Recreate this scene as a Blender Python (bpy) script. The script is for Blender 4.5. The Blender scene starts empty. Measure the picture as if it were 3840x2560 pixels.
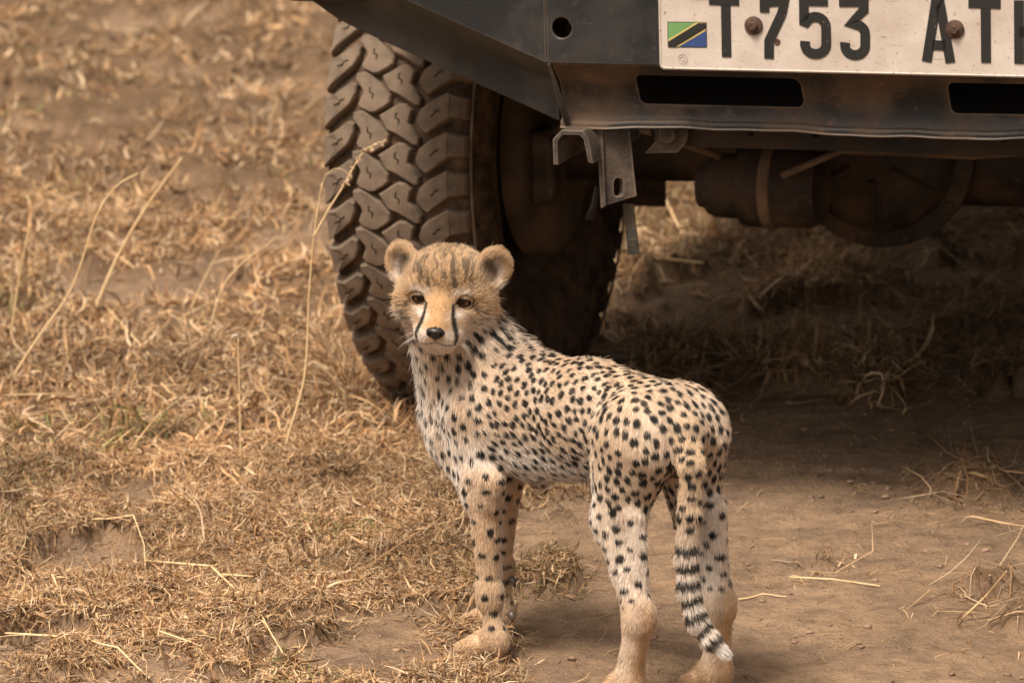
import bpy, bmesh, math, random
import numpy as np
from mathutils import Matrix, Vector
from mathutils.geometry import delaunay_2d_cdt
from mathutils.kdtree import KDTree

rng = np.random.default_rng(11)
random.seed(5)
scene = bpy.context.scene
COL = scene.collection
R_ = math.radians

# ------------------------------------------------------------------ camera
FPX = 19500.0                      # focal length in pixels of a 3840 px wide frame
CAM_H, CAM_PITCH, CAM_ROLL = 1.6, 11.1, -1.5
cam_d = bpy.data.cameras.new('camera')
cam_d.sensor_width = 36.0
cam_d.lens = 36.0 * FPX / 3840.0
cam_d.clip_start, cam_d.clip_end = 0.1, 3000.0
cam_d.dof.use_dof = True
cam_d.dof.focus_distance = 6.26
cam_d.dof.aperture_fstop = 10.5
cam_o = bpy.data.objects.new('camera', cam_d)
COL.objects.link(cam_o)
M3 = Matrix.Rotation(R_(90 - CAM_PITCH), 3, 'X') @ Matrix.Rotation(R_(CAM_ROLL), 3, 'Z')
mw = M3.to_4x4(); mw.translation = (0, 0, CAM_H)
cam_o.matrix_world = mw
scene.camera = cam_o
CM = np.array(M3); CC = np.array([0, 0, CAM_H])

# ------------------------------------------------------------------ sky and sun (bright hazy overcast)
SUN_EL, SUN_AZ = 62.0, 218.0       # azimuth clockwise from +Y: light from behind-left of the camera
world = bpy.data.worlds.new('World'); scene.world = world; world.use_nodes = True
wn, wl = world.node_tree.nodes, world.node_tree.links
wn.clear()
wo = wn.new('ShaderNodeOutputWorld'); bg = wn.new('ShaderNodeBackground')
sky = wn.new('ShaderNodeTexSky'); sky.sky_type = 'NISHITA'; sky.sun_disc = False
sky.sun_elevation = R_(SUN_EL); sky.sun_rotation = R_(SUN_AZ)
sky.dust_density = 6.0; sky.air_density = 1.0; sky.ozone_density = 0.6
hs = wn.new('ShaderNodeHueSaturation'); hs.inputs['Saturation'].default_value = 0.12
mx = wn.new('ShaderNodeMix'); mx.data_type = 'RGBA'; mx.blend_type = 'MULTIPLY'; mx.inputs[0].default_value = 1.0
mx.inputs[7].default_value = (1.0, 0.895, 0.80, 1)
wl.new(sky.outputs[0], hs.inputs['Color']); wl.new(hs.outputs[0], mx.inputs[6]); wl.new(mx.outputs[2], bg.inputs[0])
bg.inputs[1].default_value = 0.070
wl.new(bg.outputs[0], wo.inputs[0])
sun_d = bpy.data.lights.new('sun', 'SUN'); sun_d.energy = 2.0; sun_d.angle = R_(16); sun_d.color = (1.0, 0.90, 0.77)
sun_o = bpy.data.objects.new('sun', sun_d); COL.objects.link(sun_o)
sdir = Vector((math.sin(R_(SUN_AZ)) * math.cos(R_(SUN_EL)), math.cos(R_(SUN_AZ)) * math.cos(R_(SUN_EL)), math.sin(R_(SUN_EL))))
sun_o.rotation_euler = sdir.to_track_quat('Z', 'Y').to_euler()
sun_o.location = sdir * 40
vs = scene.view_settings
vs.view_transform = 'Standard'; vs.look = 'None'; vs.gamma = 1.0; vs.use_curve_mapping = False
vs.exposure = 1.15
scene.render.engine = 'CYCLES'
cy = scene.cycles
cy.use_denoising = True
cy.max_bounces = 6; cy.diffuse_bounces = 4; cy.glossy_bounces = 2; cy.transmission_bounces = 3
cy.use_adaptive_sampling = True; cy.adaptive_threshold = 0.012
scene.cycles_curves.shape = 'RIBBONS'; scene.cycles_curves.subdivisions = 2

# ------------------------------------------------------------------ layout helpers (photo pixels -> places in the world)
def ray(px, py):
    return CM @ np.array([(px - 1920) / FPX, -(py - 1280) / FPX, -1.0])
def ground_at(px, py, z=0.0):
    d = ray(px, py); return CC + d * ((z - CC[2]) / d[2])
def depth_at(px, py, y):
    d = ray(px, py); return CC + d * (y / d[1])
def project(P):
    q = (np.asarray(P, float) - CC) @ CM
    return 1920 + FPX * q[..., 0] / -q[..., 2], 1280 - FPX * q[..., 1] / -q[..., 2]

# ------------------------------------------------------------------ noise
def vnoise(x, y, seed=0):
    x = np.asarray(x, float); y = np.asarray(y, float)
    xi = np.floor(x).astype(np.int64); yi = np.floor(y).astype(np.int64)
    fx = x - xi; fy = y - yi
    fx = fx * fx * (3 - 2 * fx); fy = fy * fy * (3 - 2 * fy)
    def h(a, b):
        n = (a * 374761393 + b * 668265263 + seed * 1442695041) & 0xffffffff
        n = ((n ^ (n >> 13)) * 1274126177) & 0xffffffff
        return ((n ^ (n >> 16)) & 0xffff) / 65535.0
    return (h(xi, yi) * (1 - fx) + h(xi + 1, yi) * fx) * (1 - fy) + (h(xi, yi + 1) * (1 - fx) + h(xi + 1, yi + 1) * fx) * fy
def fbm(x, y, seed=0, oct=4, gain=0.5):
    s = 0; a = 1; t = 0
    for o in range(oct):
        s = s + a * vnoise(x * 2 ** o, y * 2 ** o, seed + o * 17); t += a; a *= gain
    return s / t
def sstep(a, b, x):
    t = np.clip((x - a) / (b - a), 0, 1); return t * t * (3 - 2 * t)

# ------------------------------------------------------------------ object helpers
def tag(o, label=None, cat=None, group=None, kind=None):
    if label: o['label'] = label
    if cat: o['category'] = cat
    if group: o['group'] = group
    if kind: o['kind'] = kind
    return o
def link(name, me, mat=None, parent=None):
    o = bpy.data.objects.new(name, me); COL.objects.link(o)
    if mat is not None and me is not None:
        for m in (mat if isinstance(mat, (list, tuple)) else [mat]): me.materials.append(m)
    if parent is not None: o.parent = parent
    return o
def empty(name, loc=(0, 0, 0), rz=0.0):
    o = bpy.data.objects.new(name, None); COL.objects.link(o)
    o.location = loc; o.rotation_euler = (0, 0, rz); o.empty_display_size = 0.1
    return o
def np_mesh(name, V, F, smooth=True, color=None):
    V = np.ascontiguousarray(V, np.float32); F = np.ascontiguousarray(F, np.int32)
    me = bpy.data.meshes.new(name)
    n, k = F.shape
    me.vertices.add(len(V)); me.vertices.foreach_set('co', V.ravel())
    me.loops.add(n * k); me.loops.foreach_set('vertex_index', F.ravel())
    me.polygons.add(n); me.polygons.foreach_set('loop_start', np.arange(0, n * k, k, dtype=np.int32))
    try: me.polygons.foreach_set('loop_total', np.full(n, k, np.int32))
    except Exception: pass
    me.update(calc_edges=True)
    if smooth: me.polygons.foreach_set('use_smooth', np.ones(n, bool))
    if color is not None:
        a = me.attributes.new('tint', 'FLOAT_COLOR', 'POINT')
        c = np.ones((len(V), 4), np.float32); c[:, :3] = color
        a.data.foreach_set('color', c.ravel())
    return me
class MB:
    """collects shapes into one mesh"""
    def __init__(s): s.v = []; s.f = []
    def add(s, v, f):
        b = len(s.v); s.v += [tuple(map(float, p)) for p in v]; s.f += [tuple(i + b for i in q) for q in f]; return s
    def box(s, x0, x1, y0, y1, z0, z1):
        return s.add([(x, y, z) for z in (z0, z1) for y in (y0, y1) for x in (x0, x1)],
                     [(0, 2, 3, 1), (4, 5, 7, 6), (0, 1, 5, 4), (2, 6, 7, 3), (0, 4, 6, 2), (1, 3, 7, 5)])
    def hexa(s, p):     # 8 points, bottom four then top four
        return s.add(p, [(0, 3, 2, 1), (4, 5, 6, 7), (0, 1, 5, 4), (1, 2, 6, 5), (2, 3, 7, 6), (3, 0, 4, 7)])
    def tube(s, pts, rad, n=6, caps=True, flat=1.0):
        pts = [Vector(p) for p in pts]; N = len(pts)
        if not hasattr(rad, '__len__'): rad = [rad] * N
        prev = None; b = len(s.v)
        for i, p in enumerate(pts):
            t = (pts[min(i + 1, N - 1)] - pts[max(i - 1, 0)]).normalized()
            if prev is None:
                u = t.orthogonal().normalized()
            else:
                u = prev - t * prev.dot(t); u = u.normalized() if u.length > 1e-6 else t.orthogonal().normalized()
            prev = u; w = t.cross(u)
            for k in range(n):
                a = 2 * math.pi * k / n
                s.v.append(tuple(p + (u * math.cos(a) + w * math.sin(a) * flat) * rad[i]))
        for i in range(N - 1):
            for k in range(n):
                k2 = (k + 1) % n
                s.f.append((b + i * n + k, b + i * n + k2, b + (i + 1) * n + k2, b + (i + 1) * n + k))
        if caps:
            s.f.append(tuple(b + k for k in reversed(range(n)))); s.f.append(tuple(b + (N - 1) * n + k for k in range(n)))
        return s
    def lathe(s, prof, n=48, axis='X', c=(0, 0, 0), a0=0.0, a1=2 * math.pi):
        """prof: list of (axial, radius)"""
        b = len(s.v); m = len(prof); full = abs(a1 - a0 - 2 * math.pi) < 1e-6
        cnt = n if full else n + 1
        for k in range(cnt):
            a = a0 + (a1 - a0) * k / n; ca, sa = math.cos(a), math.sin(a)
            for (x, r) in prof:
                if axis == 'X': s.v.append((c[0] + x, c[1] + r * ca, c[2] + r * sa))
                elif axis == 'Y': s.v.append((c[0] + r * ca, c[1] + x, c[2] + r * sa))
                else: s.v.append((c[0] + r * ca, c[1] + r * sa, c[2] + x))
        for k in range(n):
            k2 = (k + 1) % cnt
            for j in range(m - 1):
                s.f.append((b + k * m + j, b + k2 * m + j, b + k2 * m + j + 1, b + k * m + j + 1))
        return s
    def build(s, name, mat, parent=None, smooth=False, bevel=0.0, seg=2, auto=None):
        me = bpy.data.meshes.new(name); me.from_pydata(s.v, [], s.f); me.validate()
        bm = bmesh.new(); bm.from_mesh(me); bmesh.ops.recalc_face_normals(bm, faces=bm.faces); bm.to_mesh(me); bm.free()
        if smooth: me.polygons.foreach_set('use_smooth', np.ones(len(me.polygons), bool))
        if auto: 
            me.polygons.foreach_set('use_smooth', np.ones(len(me.polygons), bool)); me.set_sharp_from_angle(angle=R_(auto))
        o = link(name, me, mat, parent)
        if bevel:
            m = o.modifiers.new('bevel', 'BEVEL'); m.width = bevel; m.segments = seg; m.limit_method = 'ANGLE'; m.angle_limit = R_(40)
            me.polygons.foreach_set('use_smooth', np.ones(len(me.polygons), bool)); 
            m.harden_normals = True
        return o
def plate_mesh(mb, outline, holes, thick, to3d):
    """flat sheet with holes in (u,v); to3d(u,v,t) places it, t runs 0..thick"""
    pts = [Vector(p) for p in outline]; loops = [list(range(len(outline)))]
    for h in holes:
        loops.append(list(range(len(pts), len(pts) + len(h)))); pts += [Vector(p) for p in h]
    edges = [(l[i], l[(i + 1) % len(l)]) for l in loops for i in range(len(l))]
    v2, e2, f2, *_ = delaunay_2d_cdt(pts, edges, [], 0, 1e-7)
    def inside(p, poly):
        r = False; j = len(poly) - 1
        for i in range(len(poly)):
            a, b = poly[i], poly[j]
            if (a[1] > p[1]) != (b[1] > p[1]) and p[0] < (b[0] - a[0]) * (p[1] - a[1]) / (b[1] - a[1]) + a[0]: r = not r
            j = i
        return r
    keep = []
    for f in f2:
        c = sum((v2[i] for i in f), Vector((0, 0))) / len(f)
        if inside(c, outline) and not any(inside(c, h) for h in holes): keep.append(f)
    n = len(v2)
    V = [to3d(p[0], p[1], 0.0) for p in v2] + [to3d(p[0], p[1], thick) for p in v2]
    F = [tuple(f) for f in keep] + [tuple(i + n for i in reversed(f)) for f in keep]
    cnt = {}
    for f in keep:
        for i in range(len(f)):
            cnt[(f[i], f[(i + 1) % len(f)])] = 1
    for (a, b) in cnt:
        if (b, a) not in cnt: F.append((b, a, a + n, b + n))
    return mb.add(V, F)
def circle(cx, cy, r, n=24, ry=None):
    return [(cx + r * math.cos(2 * math.pi * k / n), cy + (ry or r) * math.sin(2 * math.pi * k / n)) for k in range(n)]
def rrect(x0, x1, y0, y1, r, n=5):
    out = []
    for (cx, cy, a) in ((x1 - r, y1 - r, 0), (x0 + r, y1 - r, 90), (x0 + r, y0 + r, 180), (x1 - r, y0 + r, 270)):
        for k in range(n + 1):
            t = R_(a + 90 * k / n); out.append((cx + r * math.cos(t), cy + r * math.sin(t)))
    return out

# ------------------------------------------------------------------ materials
def mat_new(name):
    m = bpy.data.materials.new(name); m.use_nodes = True
    nt = m.node_tree; return m, nt.nodes, nt.links, nt.nodes['Principled BSDF']
def ramp(nodes, stops):
    r = nodes.new('ShaderNodeValToRGB'); e = r.color_ramp.elements
    while len(e) < len(stops): e.new(0.5)
    for i, (p, c) in enumerate(stops):
        e[i].position = p; e[i].color = (*c, 1) if len(c) == 3 else c
    return r
def noise(nodes, links, scale, detail=4, rough=0.55, coord=None, w=None):
    n = nodes.new('ShaderNodeTexNoise'); n.inputs['Scale'].default_value = scale
    n.inputs['Detail'].default_value = detail; n.inputs['Roughness'].default_value = rough
    if coord is not None: links.new(coord, n.inputs['Vector'])
    return n
def mixc(nodes, links, fac, a, b, mode='MIX'):
    m = nodes.new('ShaderNodeMix'); m.data_type = 'RGBA'; m.blend_type = mode
    for sock, val in ((0, fac), (6, a), (7, b)):
        if hasattr(val, 'is_linked') or hasattr(val, 'links'): links.new(val, m.inputs[sock])
        elif sock == 0: m.inputs[0].default_value = val
        else: m.inputs[sock].default_value = (*val, 1)
    return m.outputs[2]
def bump(nodes, links, h, strength, dist, bsdf, chain=None):
    b = nodes.new('ShaderNodeBump'); b.inputs['Strength'].default_value = strength; b.inputs['Distance'].default_value = dist
    links.new(h, b.inputs['Height'])
    if chain is not None: links.new(chain, b.inputs['Normal'])
    links.new(b.outputs[0], bsdf.inputs['Normal']); return b.outputs[0]
def objcoord(nodes):
    return nodes.new('ShaderNodeTexCoord').outputs['Object']

def worn_mat(name, base, dust, dust_lo=0.45, dust_hi=0.7, rough=0.55, scale=14, chip=None, bumpd=0.0015, spec=0.4, up_dust=0.35, edge=None, scratch=None):
    """paint / steel / rubber with shaped dust patches, specks, chips and dust settled on upward faces"""
    m, n, l, b = mat_new(name); co = objcoord(n)
    n1 = noise(n, l, scale, 6, 0.62, co); n2 = noise(n, l, scale * 9, 3, 0.6, co)
    r1 = ramp(n, [(dust_lo, (0, 0, 0)), (dust_hi, (1, 1, 1))]); l.new(n1.outputs['Fac'], r1.inputs[0])
    c = mixc(n, l, r1.outputs[0], base, dust)
    r2 = ramp(n, [(0.60, (0, 0, 0)), (0.74, (1, 1, 1))]); l.new(n2.outputs['Fac'], r2.inputs[0])
    mm = n.new('ShaderNodeMath'); mm.operation = 'MULTIPLY'; mm.inputs[1].default_value = 0.45; l.new(r2.outputs[0], mm.inputs[0])
    c = mixc(n, l, mm.outputs[0], c, dust)
    g = n.new('ShaderNodeNewGeometry'); sx = n.new('ShaderNodeSeparateXYZ'); l.new(g.outputs['Normal'], sx.inputs[0])
    mu = n.new('ShaderNodeMapRange'); mu.inputs[1].default_value = 0.15; mu.inputs[2].default_value = 0.9
    mu.inputs[3].default_value = 0; mu.inputs[4].default_value = up_dust; l.new(sx.outputs[2], mu.inputs[0])
    c = mixc(n, l, mu.outputs[0], c, dust)
    if edge:
        bv = n.new('ShaderNodeBevel'); bv.samples = 4; bv.inputs['Radius'].default_value = 0.004
        dt = n.new('ShaderNodeVectorMath'); dt.operation = 'DOT_PRODUCT'; l.new(bv.outputs[0], dt.inputs[0]); l.new(g.outputs['Normal'], dt.inputs[1])
        me = n.new('ShaderNodeMapRange'); me.inputs[1].default_value = 0.985; me.inputs[2].default_value = 0.90; me.inputs[3].default_value = 0; me.inputs[4].default_value = 1; l.new(dt.outputs['Value'], me.inputs[0])
        m3 = n.new('ShaderNodeMath'); m3.operation = 'MULTIPLY'; l.new(me.outputs[0], m3.inputs[0]); l.new(n1.outputs['Fac'], m3.inputs[1])
        c = mixc(n, l, m3.outputs[0], c, edge)
    if scratch:
        mp = n.new('ShaderNodeMapping'); mp.inputs['Rotation'].default_value = (0, R_(35), R_(10)); mp.inputs['Scale'].default_value = (12, 40, 260); l.new(co, mp.inputs[0])
        ns = noise(n, l, 1.0, 2, 0.5, mp.outputs[0]); r4 = ramp(n, [(0.70, (0, 0, 0)), (0.74, (1, 1, 1))]); l.new(ns.outputs['Fac'], r4.inputs[0])
        m4 = n.new('ShaderNodeMath'); m4.operation = 'MULTIPLY'; m4.inputs[1].default_value = 0.5; l.new(r4.outputs[0], m4.inputs[0])
        c = mixc(n, l, m4.outputs[0], c, scratch)
    if chip:
        n3 = noise(n, l, scale * 2.2, 5, 0.7, co); r3 = ramp(n, [(0.64, (0, 0, 0)), (0.665, (1, 1, 1))]); l.new(n3.outputs['Fac'], r3.inputs[0])
        c = mixc(n, l, r3.outputs[0], c, chip)
    l.new(c, b.inputs['Base Color'])
    rr = n.new('ShaderNodeMapRange'); rr.inputs[3].default_value = rough; rr.inputs[4].default_value = min(1, rough + 0.35)
    l.new(r1.outputs[0], rr.inputs[0]); l.new(rr.outputs[0], b.inputs['Roughness'])
    b.inputs['Specular IOR Level'].default_value = spec
    bump(n, l, n2.outputs['Fac'], 0.5, bumpd, b)
    return m
def plain_mat(name, col, rough=0.6, metal=0.0, spec=0.5):
    m, n, l, b = mat_new(name); co = objcoord(n); nz = noise(n, l, 40, 4, 0.6, co)
    d = tuple(x * 0.72 for x in col)
    r = ramp(n, [(0.3, d), (0.7, col)]); l.new(nz.outputs['Fac'], r.inputs[0]); l.new(r.outputs[0], b.inputs['Base Color'])
    b.inputs['Roughness'].default_value = rough; b.inputs['Metallic'].default_value = metal; b.inputs['Specular IOR Level'].default_value = spec
    return m
def tint_mat(name, rough=0.75, trans=0.0, spec=0.25, var=0.0):
    m, n, l, b = mat_new(name)
    a = n.new('ShaderNodeAttribute'); a.attribute_name = 'tint'
    c = a.outputs['Color']
    l.new(c, b.inputs['Base Color']); b.inputs['Roughness'].default_value = rough; b.inputs['Specular IOR Level'].default_value = spec
    if trans:
        t = n.new('ShaderNodeBsdfTranslucent'); l.new(c, t.inputs[0])
        mx = n.new('ShaderNodeMixShader'); mx.inputs[0].default_value = trans
        l.new(b.outputs[0], mx.inputs[1]); l.new(t.outputs[0], mx.inputs[2])
        l.new(mx.outputs[0], n['Material Output'].inputs[0])
    return m
DUST = (0.30, 0.19, 0.115)
MAT = {}
MAT['paint'] = worn_mat('bumper_paint', (0.016, 0.017, 0.0185), (0.080, 0.066, 0.053), 0.46, 0.9, 0.40, 7, chip=None, bumpd=0.0006, edge=(0.20, 0.15, 0.115), scratch=(0.10, 0.085, 0.07))
MAT['paint_low'] = worn_mat('bumper_lower_paint', (0.016, 0.0155, 0.015), (0.15, 0.095, 0.06), 0.42, 0.66, 0.5, 8, chip=(0.17, 0.085, 0.05), bumpd=0.001, edge=(0.28, 0.20, 0.145), scratch=(0.12, 0.09, 0.07))
MAT['steel'] = worn_mat('dirty_steel', (0.022, 0.019, 0.017), (0.17, 0.12, 0.085), 0.40, 0.8, 0.55, 22, chip=(0.12, 0.055, 0.03), bumpd=0.0015, edge=(0.38, 0.29, 0.23))
MAT['under'] = worn_mat('underbody', (0.012, 0.009, 0.007), (0.075, 0.045, 0.027), 0.42, 0.78, 0.7, 9, bumpd=0.001)
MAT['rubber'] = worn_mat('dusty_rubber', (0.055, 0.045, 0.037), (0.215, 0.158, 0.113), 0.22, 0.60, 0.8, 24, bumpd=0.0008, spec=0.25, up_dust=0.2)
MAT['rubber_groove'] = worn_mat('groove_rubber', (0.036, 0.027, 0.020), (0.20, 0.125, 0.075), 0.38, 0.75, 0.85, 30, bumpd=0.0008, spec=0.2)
MAT['axle'] = worn_mat('greasy_axle', (0.016, 0.011, 0.008), (0.13, 0.078, 0.043), 0.45, 0.72, 0.6, 7, bumpd=0.0015)
MAT['rim'] = worn_mat('dusty_rim', (0.05, 0.036, 0.027), (0.23, 0.15, 0.095), 0.35, 0.7, 0.6, 9, bumpd=0.001)
MAT['glass'] = plain_mat('car_glass', (0.02, 0.022, 0.024), 0.05)
MAT['red_lamp'] = plain_mat('lamp_red', (0.35, 0.02, 0.015), 0.15)

# ================================================================== GROUND
def cover(x, y):
    """share of the ground that dry grass covers"""
    px, py = project(np.stack([x, y, np.zeros_like(x)], -1))
    xb = np.interp(py, [900, 1000, 1400, 1750, 2000, 2200, 2330, 2450, 2700], [2600, 2000, 1900, 1850, 1790, 1720, 1480, 1250, 1000])
    left = 1 - sstep(-140, 140, px - xb)
    c = left * (.74 + .08 * sstep(950, 1350, py) - .10 * sstep(1900, 2300, py))
    c = np.maximum(c, (0.50 + .06 * sstep(2050, 2250, py)) * np.exp(-np.maximum(px - xb, 0) / np.where(py > 2100, 900.0, 260.0)) * (py > 1000) * (1 - sstep(1750, 1950, px) * (py > 2100)))
    c = np.maximum(c, 0.76 * (1 - sstep(880, 1010, py)))
    strip = np.exp(-((py - 1065 - (px - 700) * -0.03) / 75) ** 2) * sstep(150, 450, px) * (1 - sstep(1300, 1500, px))
    c = c * (1 - 0.8 * strip)
    strip2 = np.exp(-((py - 330) / 45) ** 2) * np.exp(-((px - 1000) / 400) ** 2)
    c = c * (1 - 0.45 * strip2)
    c = np.maximum(c, 0.60 * (1 - sstep(1350, 1750, py)) * (py > 880))
    for (cx, cy, sx, sy, a) in ((3790, 1880, 230, 130, .95), (3680, 2235, 170, 45, .85), (3850, 2330, 110, 70, .85), (3230, 2150, 170, 26, .5),
                                (2080, 2200, 170, 40, .55), (2000, 2060, 160, 60, .5), (3300, 1640, 500, 30, .45), (2050, 1850, 220, 40, .55)):
        c = np.maximum(c, a * np.exp(-((px - cx) / sx) ** 2 - ((py - cy) / sy) ** 2))
    return c
def patch(x, y):
    c = cover(x, y)
    f = np.clip((fbm(x * 5.5 + 3, y * 4.0, 3, 5, 0.65) - 0.5) / 0.40 + 0.5, 0, 1)
    return sstep(-0.05, 0.07, f - (1 - c)) * (c > 0.03)
def ground_h(x, y):
    p = patch(x, y)
    px, py = project(np.stack([x, y, np.zeros_like(x)], -1))
    lump = (fbm(x * 11, y * 9, 21, 3) - 0.5)
    flat = np.exp(-((x - 0.06) / 0.24) ** 2 - ((y - 6.08) / 0.28) ** 2)
    h = p * (0.014 + 0.070 * np.clip(lump + 0.10, 0, 1)) * (1 - 0.7 * flat)
    h = h + (fbm(x * 24, y * 24, 5, 3) - 0.5) * 0.008 + np.clip(fbm(x * 55, y * 55, 77, 2) - .58, 0, 1) * .016 + (fbm(x * 3, y * 3, 9, 2) - 0.5) * 0.016 * (1 - flat)
    near = np.exp(-np.clip(np.hypot(x, y - 8) - 6, 0, None) / 6)
    return h * near
def graded(a, b, step, far, ratio=1.35):
    mid = np.arange(a, b + step / 2, step); lo = [a]; s = step
    while lo[-1] > -far: s *= ratio; lo.append(lo[-1] - s)
    hi = [mid[-1]]; s = step
    while hi[-1] < far: s *= ratio; hi.append(hi[-1] + s)
    return np.concatenate([np.array(lo[1:])[::-1], mid, np.array(hi[1:])])
gx = graded(-1.55, 1.75, 0.015, 900.0); 
gy0 = np.concatenate([np.arange(5.2, 8.6, 0.013), np.arange(8.6, 14.5, 0.03)])
lo = [5.2]; s_ = 0.02
while lo[-1] > -900: s_ *= 1.35; lo.append(lo[-1] - s_)
hi = [gy0[-1]]; s_ = 0.03
while hi[-1] < 1500: s_ *= 1.35; hi.append(hi[-1] + s_)
gy = np.concatenate([np.array(lo[1:])[::-1], gy0, np.array(hi[1:])])
GX, GY = np.meshgrid(gx, gy)
GZ = ground_h(GX.ravel(), GY.ravel())
nx, ny = len(gx), len(gy)
ii = (np.arange(ny - 1)[:, None] * nx + np.arange(nx - 1)[None]).ravel()
GF = np.stack([ii, ii + 1, ii + 1 + nx, ii + nx], 1)
pm = patch(GX.ravel(), GY.ravel())
g_me = np_mesh('ground', np.stack([GX.ravel(), GY.ravel(), GZ], 1), GF, True, np.stack([pm, pm, pm], 1))
def ground_mat():
    m, n, l, b = mat_new('dry_earth'); co = objcoord(n)
    n1 = noise(n, l, 2.2, 5, 0.6, co); n2 = noise(n, l, 26, 6, 0.65, co); n3 = noise(n, l, 160, 3, 0.6, co); n4 = noise(n, l, 9, 5, 0.6, co)
    r1 = ramp(n, [(0.3, (0.205, 0.137, 0.087)), (0.7, (0.310, 0.213, 0.140))]); l.new(n1.outputs['Fac'], r1.inputs[0])
    r2 = ramp(n, [(0.25, (0.55, 0.52, 0.5)), (0.5, (0.97, 0.97, 0.97)), (0.75, (1.25, 1.22, 1.2))]); l.new(n2.outputs['Fac'], r2.inputs[0])
    c = mixc(n, l, 1.0, r1.outputs[0], r2.outputs[0], 'MULTIPLY')
    r4 = ramp(n, [(0.35, (0.8, 0.8, 0.82)), (0.65, (1.12, 1.1, 1.06))]); l.new(n4.outputs['Fac'], r4.inputs[0])
    c = mixc(n, l, 1.0, c, r4.outputs[0], 'MULTIPLY')
    a = n.new('ShaderNodeAttribute'); a.attribute_name = 'tint'
    rs = ramp(n, [(0.3, (0.085, 0.05, 0.028)), (0.7, (0.20, 0.125, 0.07))]); l.new(n3.outputs['Fac'], rs.inputs[0])
    mf = n.new('ShaderNodeMath'); mf.operation = 'MULTIPLY'; mf.inputs[1].default_value = 0.8; l.new(a.outputs['Fac'], mf.inputs[0])
    c = mixc(n, l, mf.outputs[0], c, rs.outputs[0])
    l.new(c, b.inputs['Base Color']); b.inputs['Roughness'].default_value = 0.95; b.inputs['Specular IOR Level'].default_value = 0.1
    n5 = noise(n, l, 480, 2, 0.6, co); c0 = bump(n, l, n5.outputs['Fac'], 0.8, 0.0016, b); c1 = bump(n, l, n3.outputs['Fac'], 1.0, 0.006, b, c0); bump(n, l, n2.outputs['Fac'], 0.9, 0.009, b, c1)
    return m
ground = link('ground', g_me, ground_mat())
tag(ground, 'bare brown earth with patches of trampled dry grass', 'ground', kind='structure')

# ================================================================== VEHICLE
TH = R_(19.0)
VF = np.array([math.sin(TH), math.cos(TH), 0]); VR = np.array([math.cos(TH), -math.sin(TH), 0])
A0 = depth_at(2480, 130, 6.75); VO = np.array([A0[0], A0[1], 0])
def vl(px, py, f=0.0, ang=0.0, x0=0.0):
    """photo pixel -> vehicle coordinates (right, forward, up) on the upright plane 'forward = f' (turned by ang about x0)"""
    d = ray(px, py)
    c, s = math.cos(ang), math.sin(ang)
    nrm = VF * c + VR * s                       # plane forward = f + (x0-x)*tan(ang)
    P0 = VO + VR * x0 + VF * f
    P = CC + d * (((P0 - CC) @ nrm) / (d @ nrm))
    q = P - VO
    return float(q @ VR), float(q @ VF), float(q[2])
car = empty('safari_vehicle', VO, -TH)
tag(car, 'dusty dark grey safari vehicle with steel rear bumper and lugged tyres, parked behind the cub', 'vehicle')
XC = vl(3230, 150)[0]                           # middle of the vehicle

# ---- bumper: upper face with round hole, wings rising outwards, return and lower flange
bx_, _, zc = vl(2050, 238)
ZT = 0.80
WA = R_(14)
FD = 0.045                                      # the lower flange is set back
def wing_pt(px, py, f=0.0):
    x, y, z = vl(px, py, f, WA, bx_)
    return x, z
def wing3d(x, z, t):                            # plane of the left wing, t = depth behind its face
    return (x, (bx_ - x) * math.tan(WA) + t, z)
hole = vl(2106, 106); hr = 0.0135
face_out = [(bx_, zc), (2 * XC - bx_, zc), (2 * XC - bx_, ZT), (bx_, ZT)]
hole_r = circle(2 * XC - hole[0], hole[2], hr, 20)
mb = MB(); plate_mesh(mb, face_out, [circle(hole[0], hole[2], hr, 20), hole_r], 0.005, lambda u, v, t: (u, t, v))
mb.build('bumper_face', MAT['paint'], car, bevel=0.002)
w1, w2 = wing_pt(1517, 0), wing_pt(1180, -155)
e1 = wing_pt(1120, -60)
slope = (w1[1] - zc) / (w1[0] - bx_)
wend = e1[0]
wl_out = [(bx_, zc), (bx_, ZT), (wend, ZT), (wend, zc + slope * (wend - bx_))]
fl_top0, fl_top1 = (bx_, wing_pt(2052, 305, FD)[1]), wing_pt(1356, 36, FD)
fl_b0, fl_b1, fl_e = wing_pt(2124, 472, FD), wing_pt(1338, 116, FD), wing_pt(1154, 18, FD)
st = (fl_top1[1] - fl_top0[1]) / (fl_top1[0] - fl_top0[0])
for side in (1, -1):
    mir = (lambda p, s=side: p if s == 1 else (2 * XC - p[0], p[1], p[2]))
    mb = MB(); plate_mesh(mb, wl_out, [], 0.005, lambda u, v, t: mir(wing3d(u, v, t)))
    mb.build('bumper_wing', MAT['paint'], car, bevel=0.002)
    # return sloping in and down, then the flange
    mb = MB(); K = 10; rows = []
    for k in range(K + 1):
        u = k / K; x = bx_ + (wend - bx_) * u
        zt = zc + slope * (x - bx_); z2 = fl_top0[1] + st * (x - bx_)
        zb = np.interp(x, [fl_e[0], fl_b1[0], fl_b0[0]], [fl_e[1], fl_b1[1], fl_b0[1]])
        if u == 1: zb = zb + 0.006
        rows.append([mir(wing3d(x, zt - 0.0005, 0.004)), mir(wing3d(x, z2, FD)), mir(wing3d(x, zb, FD + 0.004)), mir(wing3d(x, zb + 0.002, FD + 0.016)),
                     mir(wing3d(x, z2 + 0.004, FD + 0.014))])
    V = [p for r in rows for p in r]; F = []
    for k in range(K):
        for j in range(4):
            a = k * 5 + j; F.append((a, a + 5, a + 6, a + 1))
    F.append(tuple(range(5))); F.append(tuple(K * 5 + j for j in range(5)))
    mb.add(V, F).build('bumper_flange', MAT['paint'], car, bevel=0.003)
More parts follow.
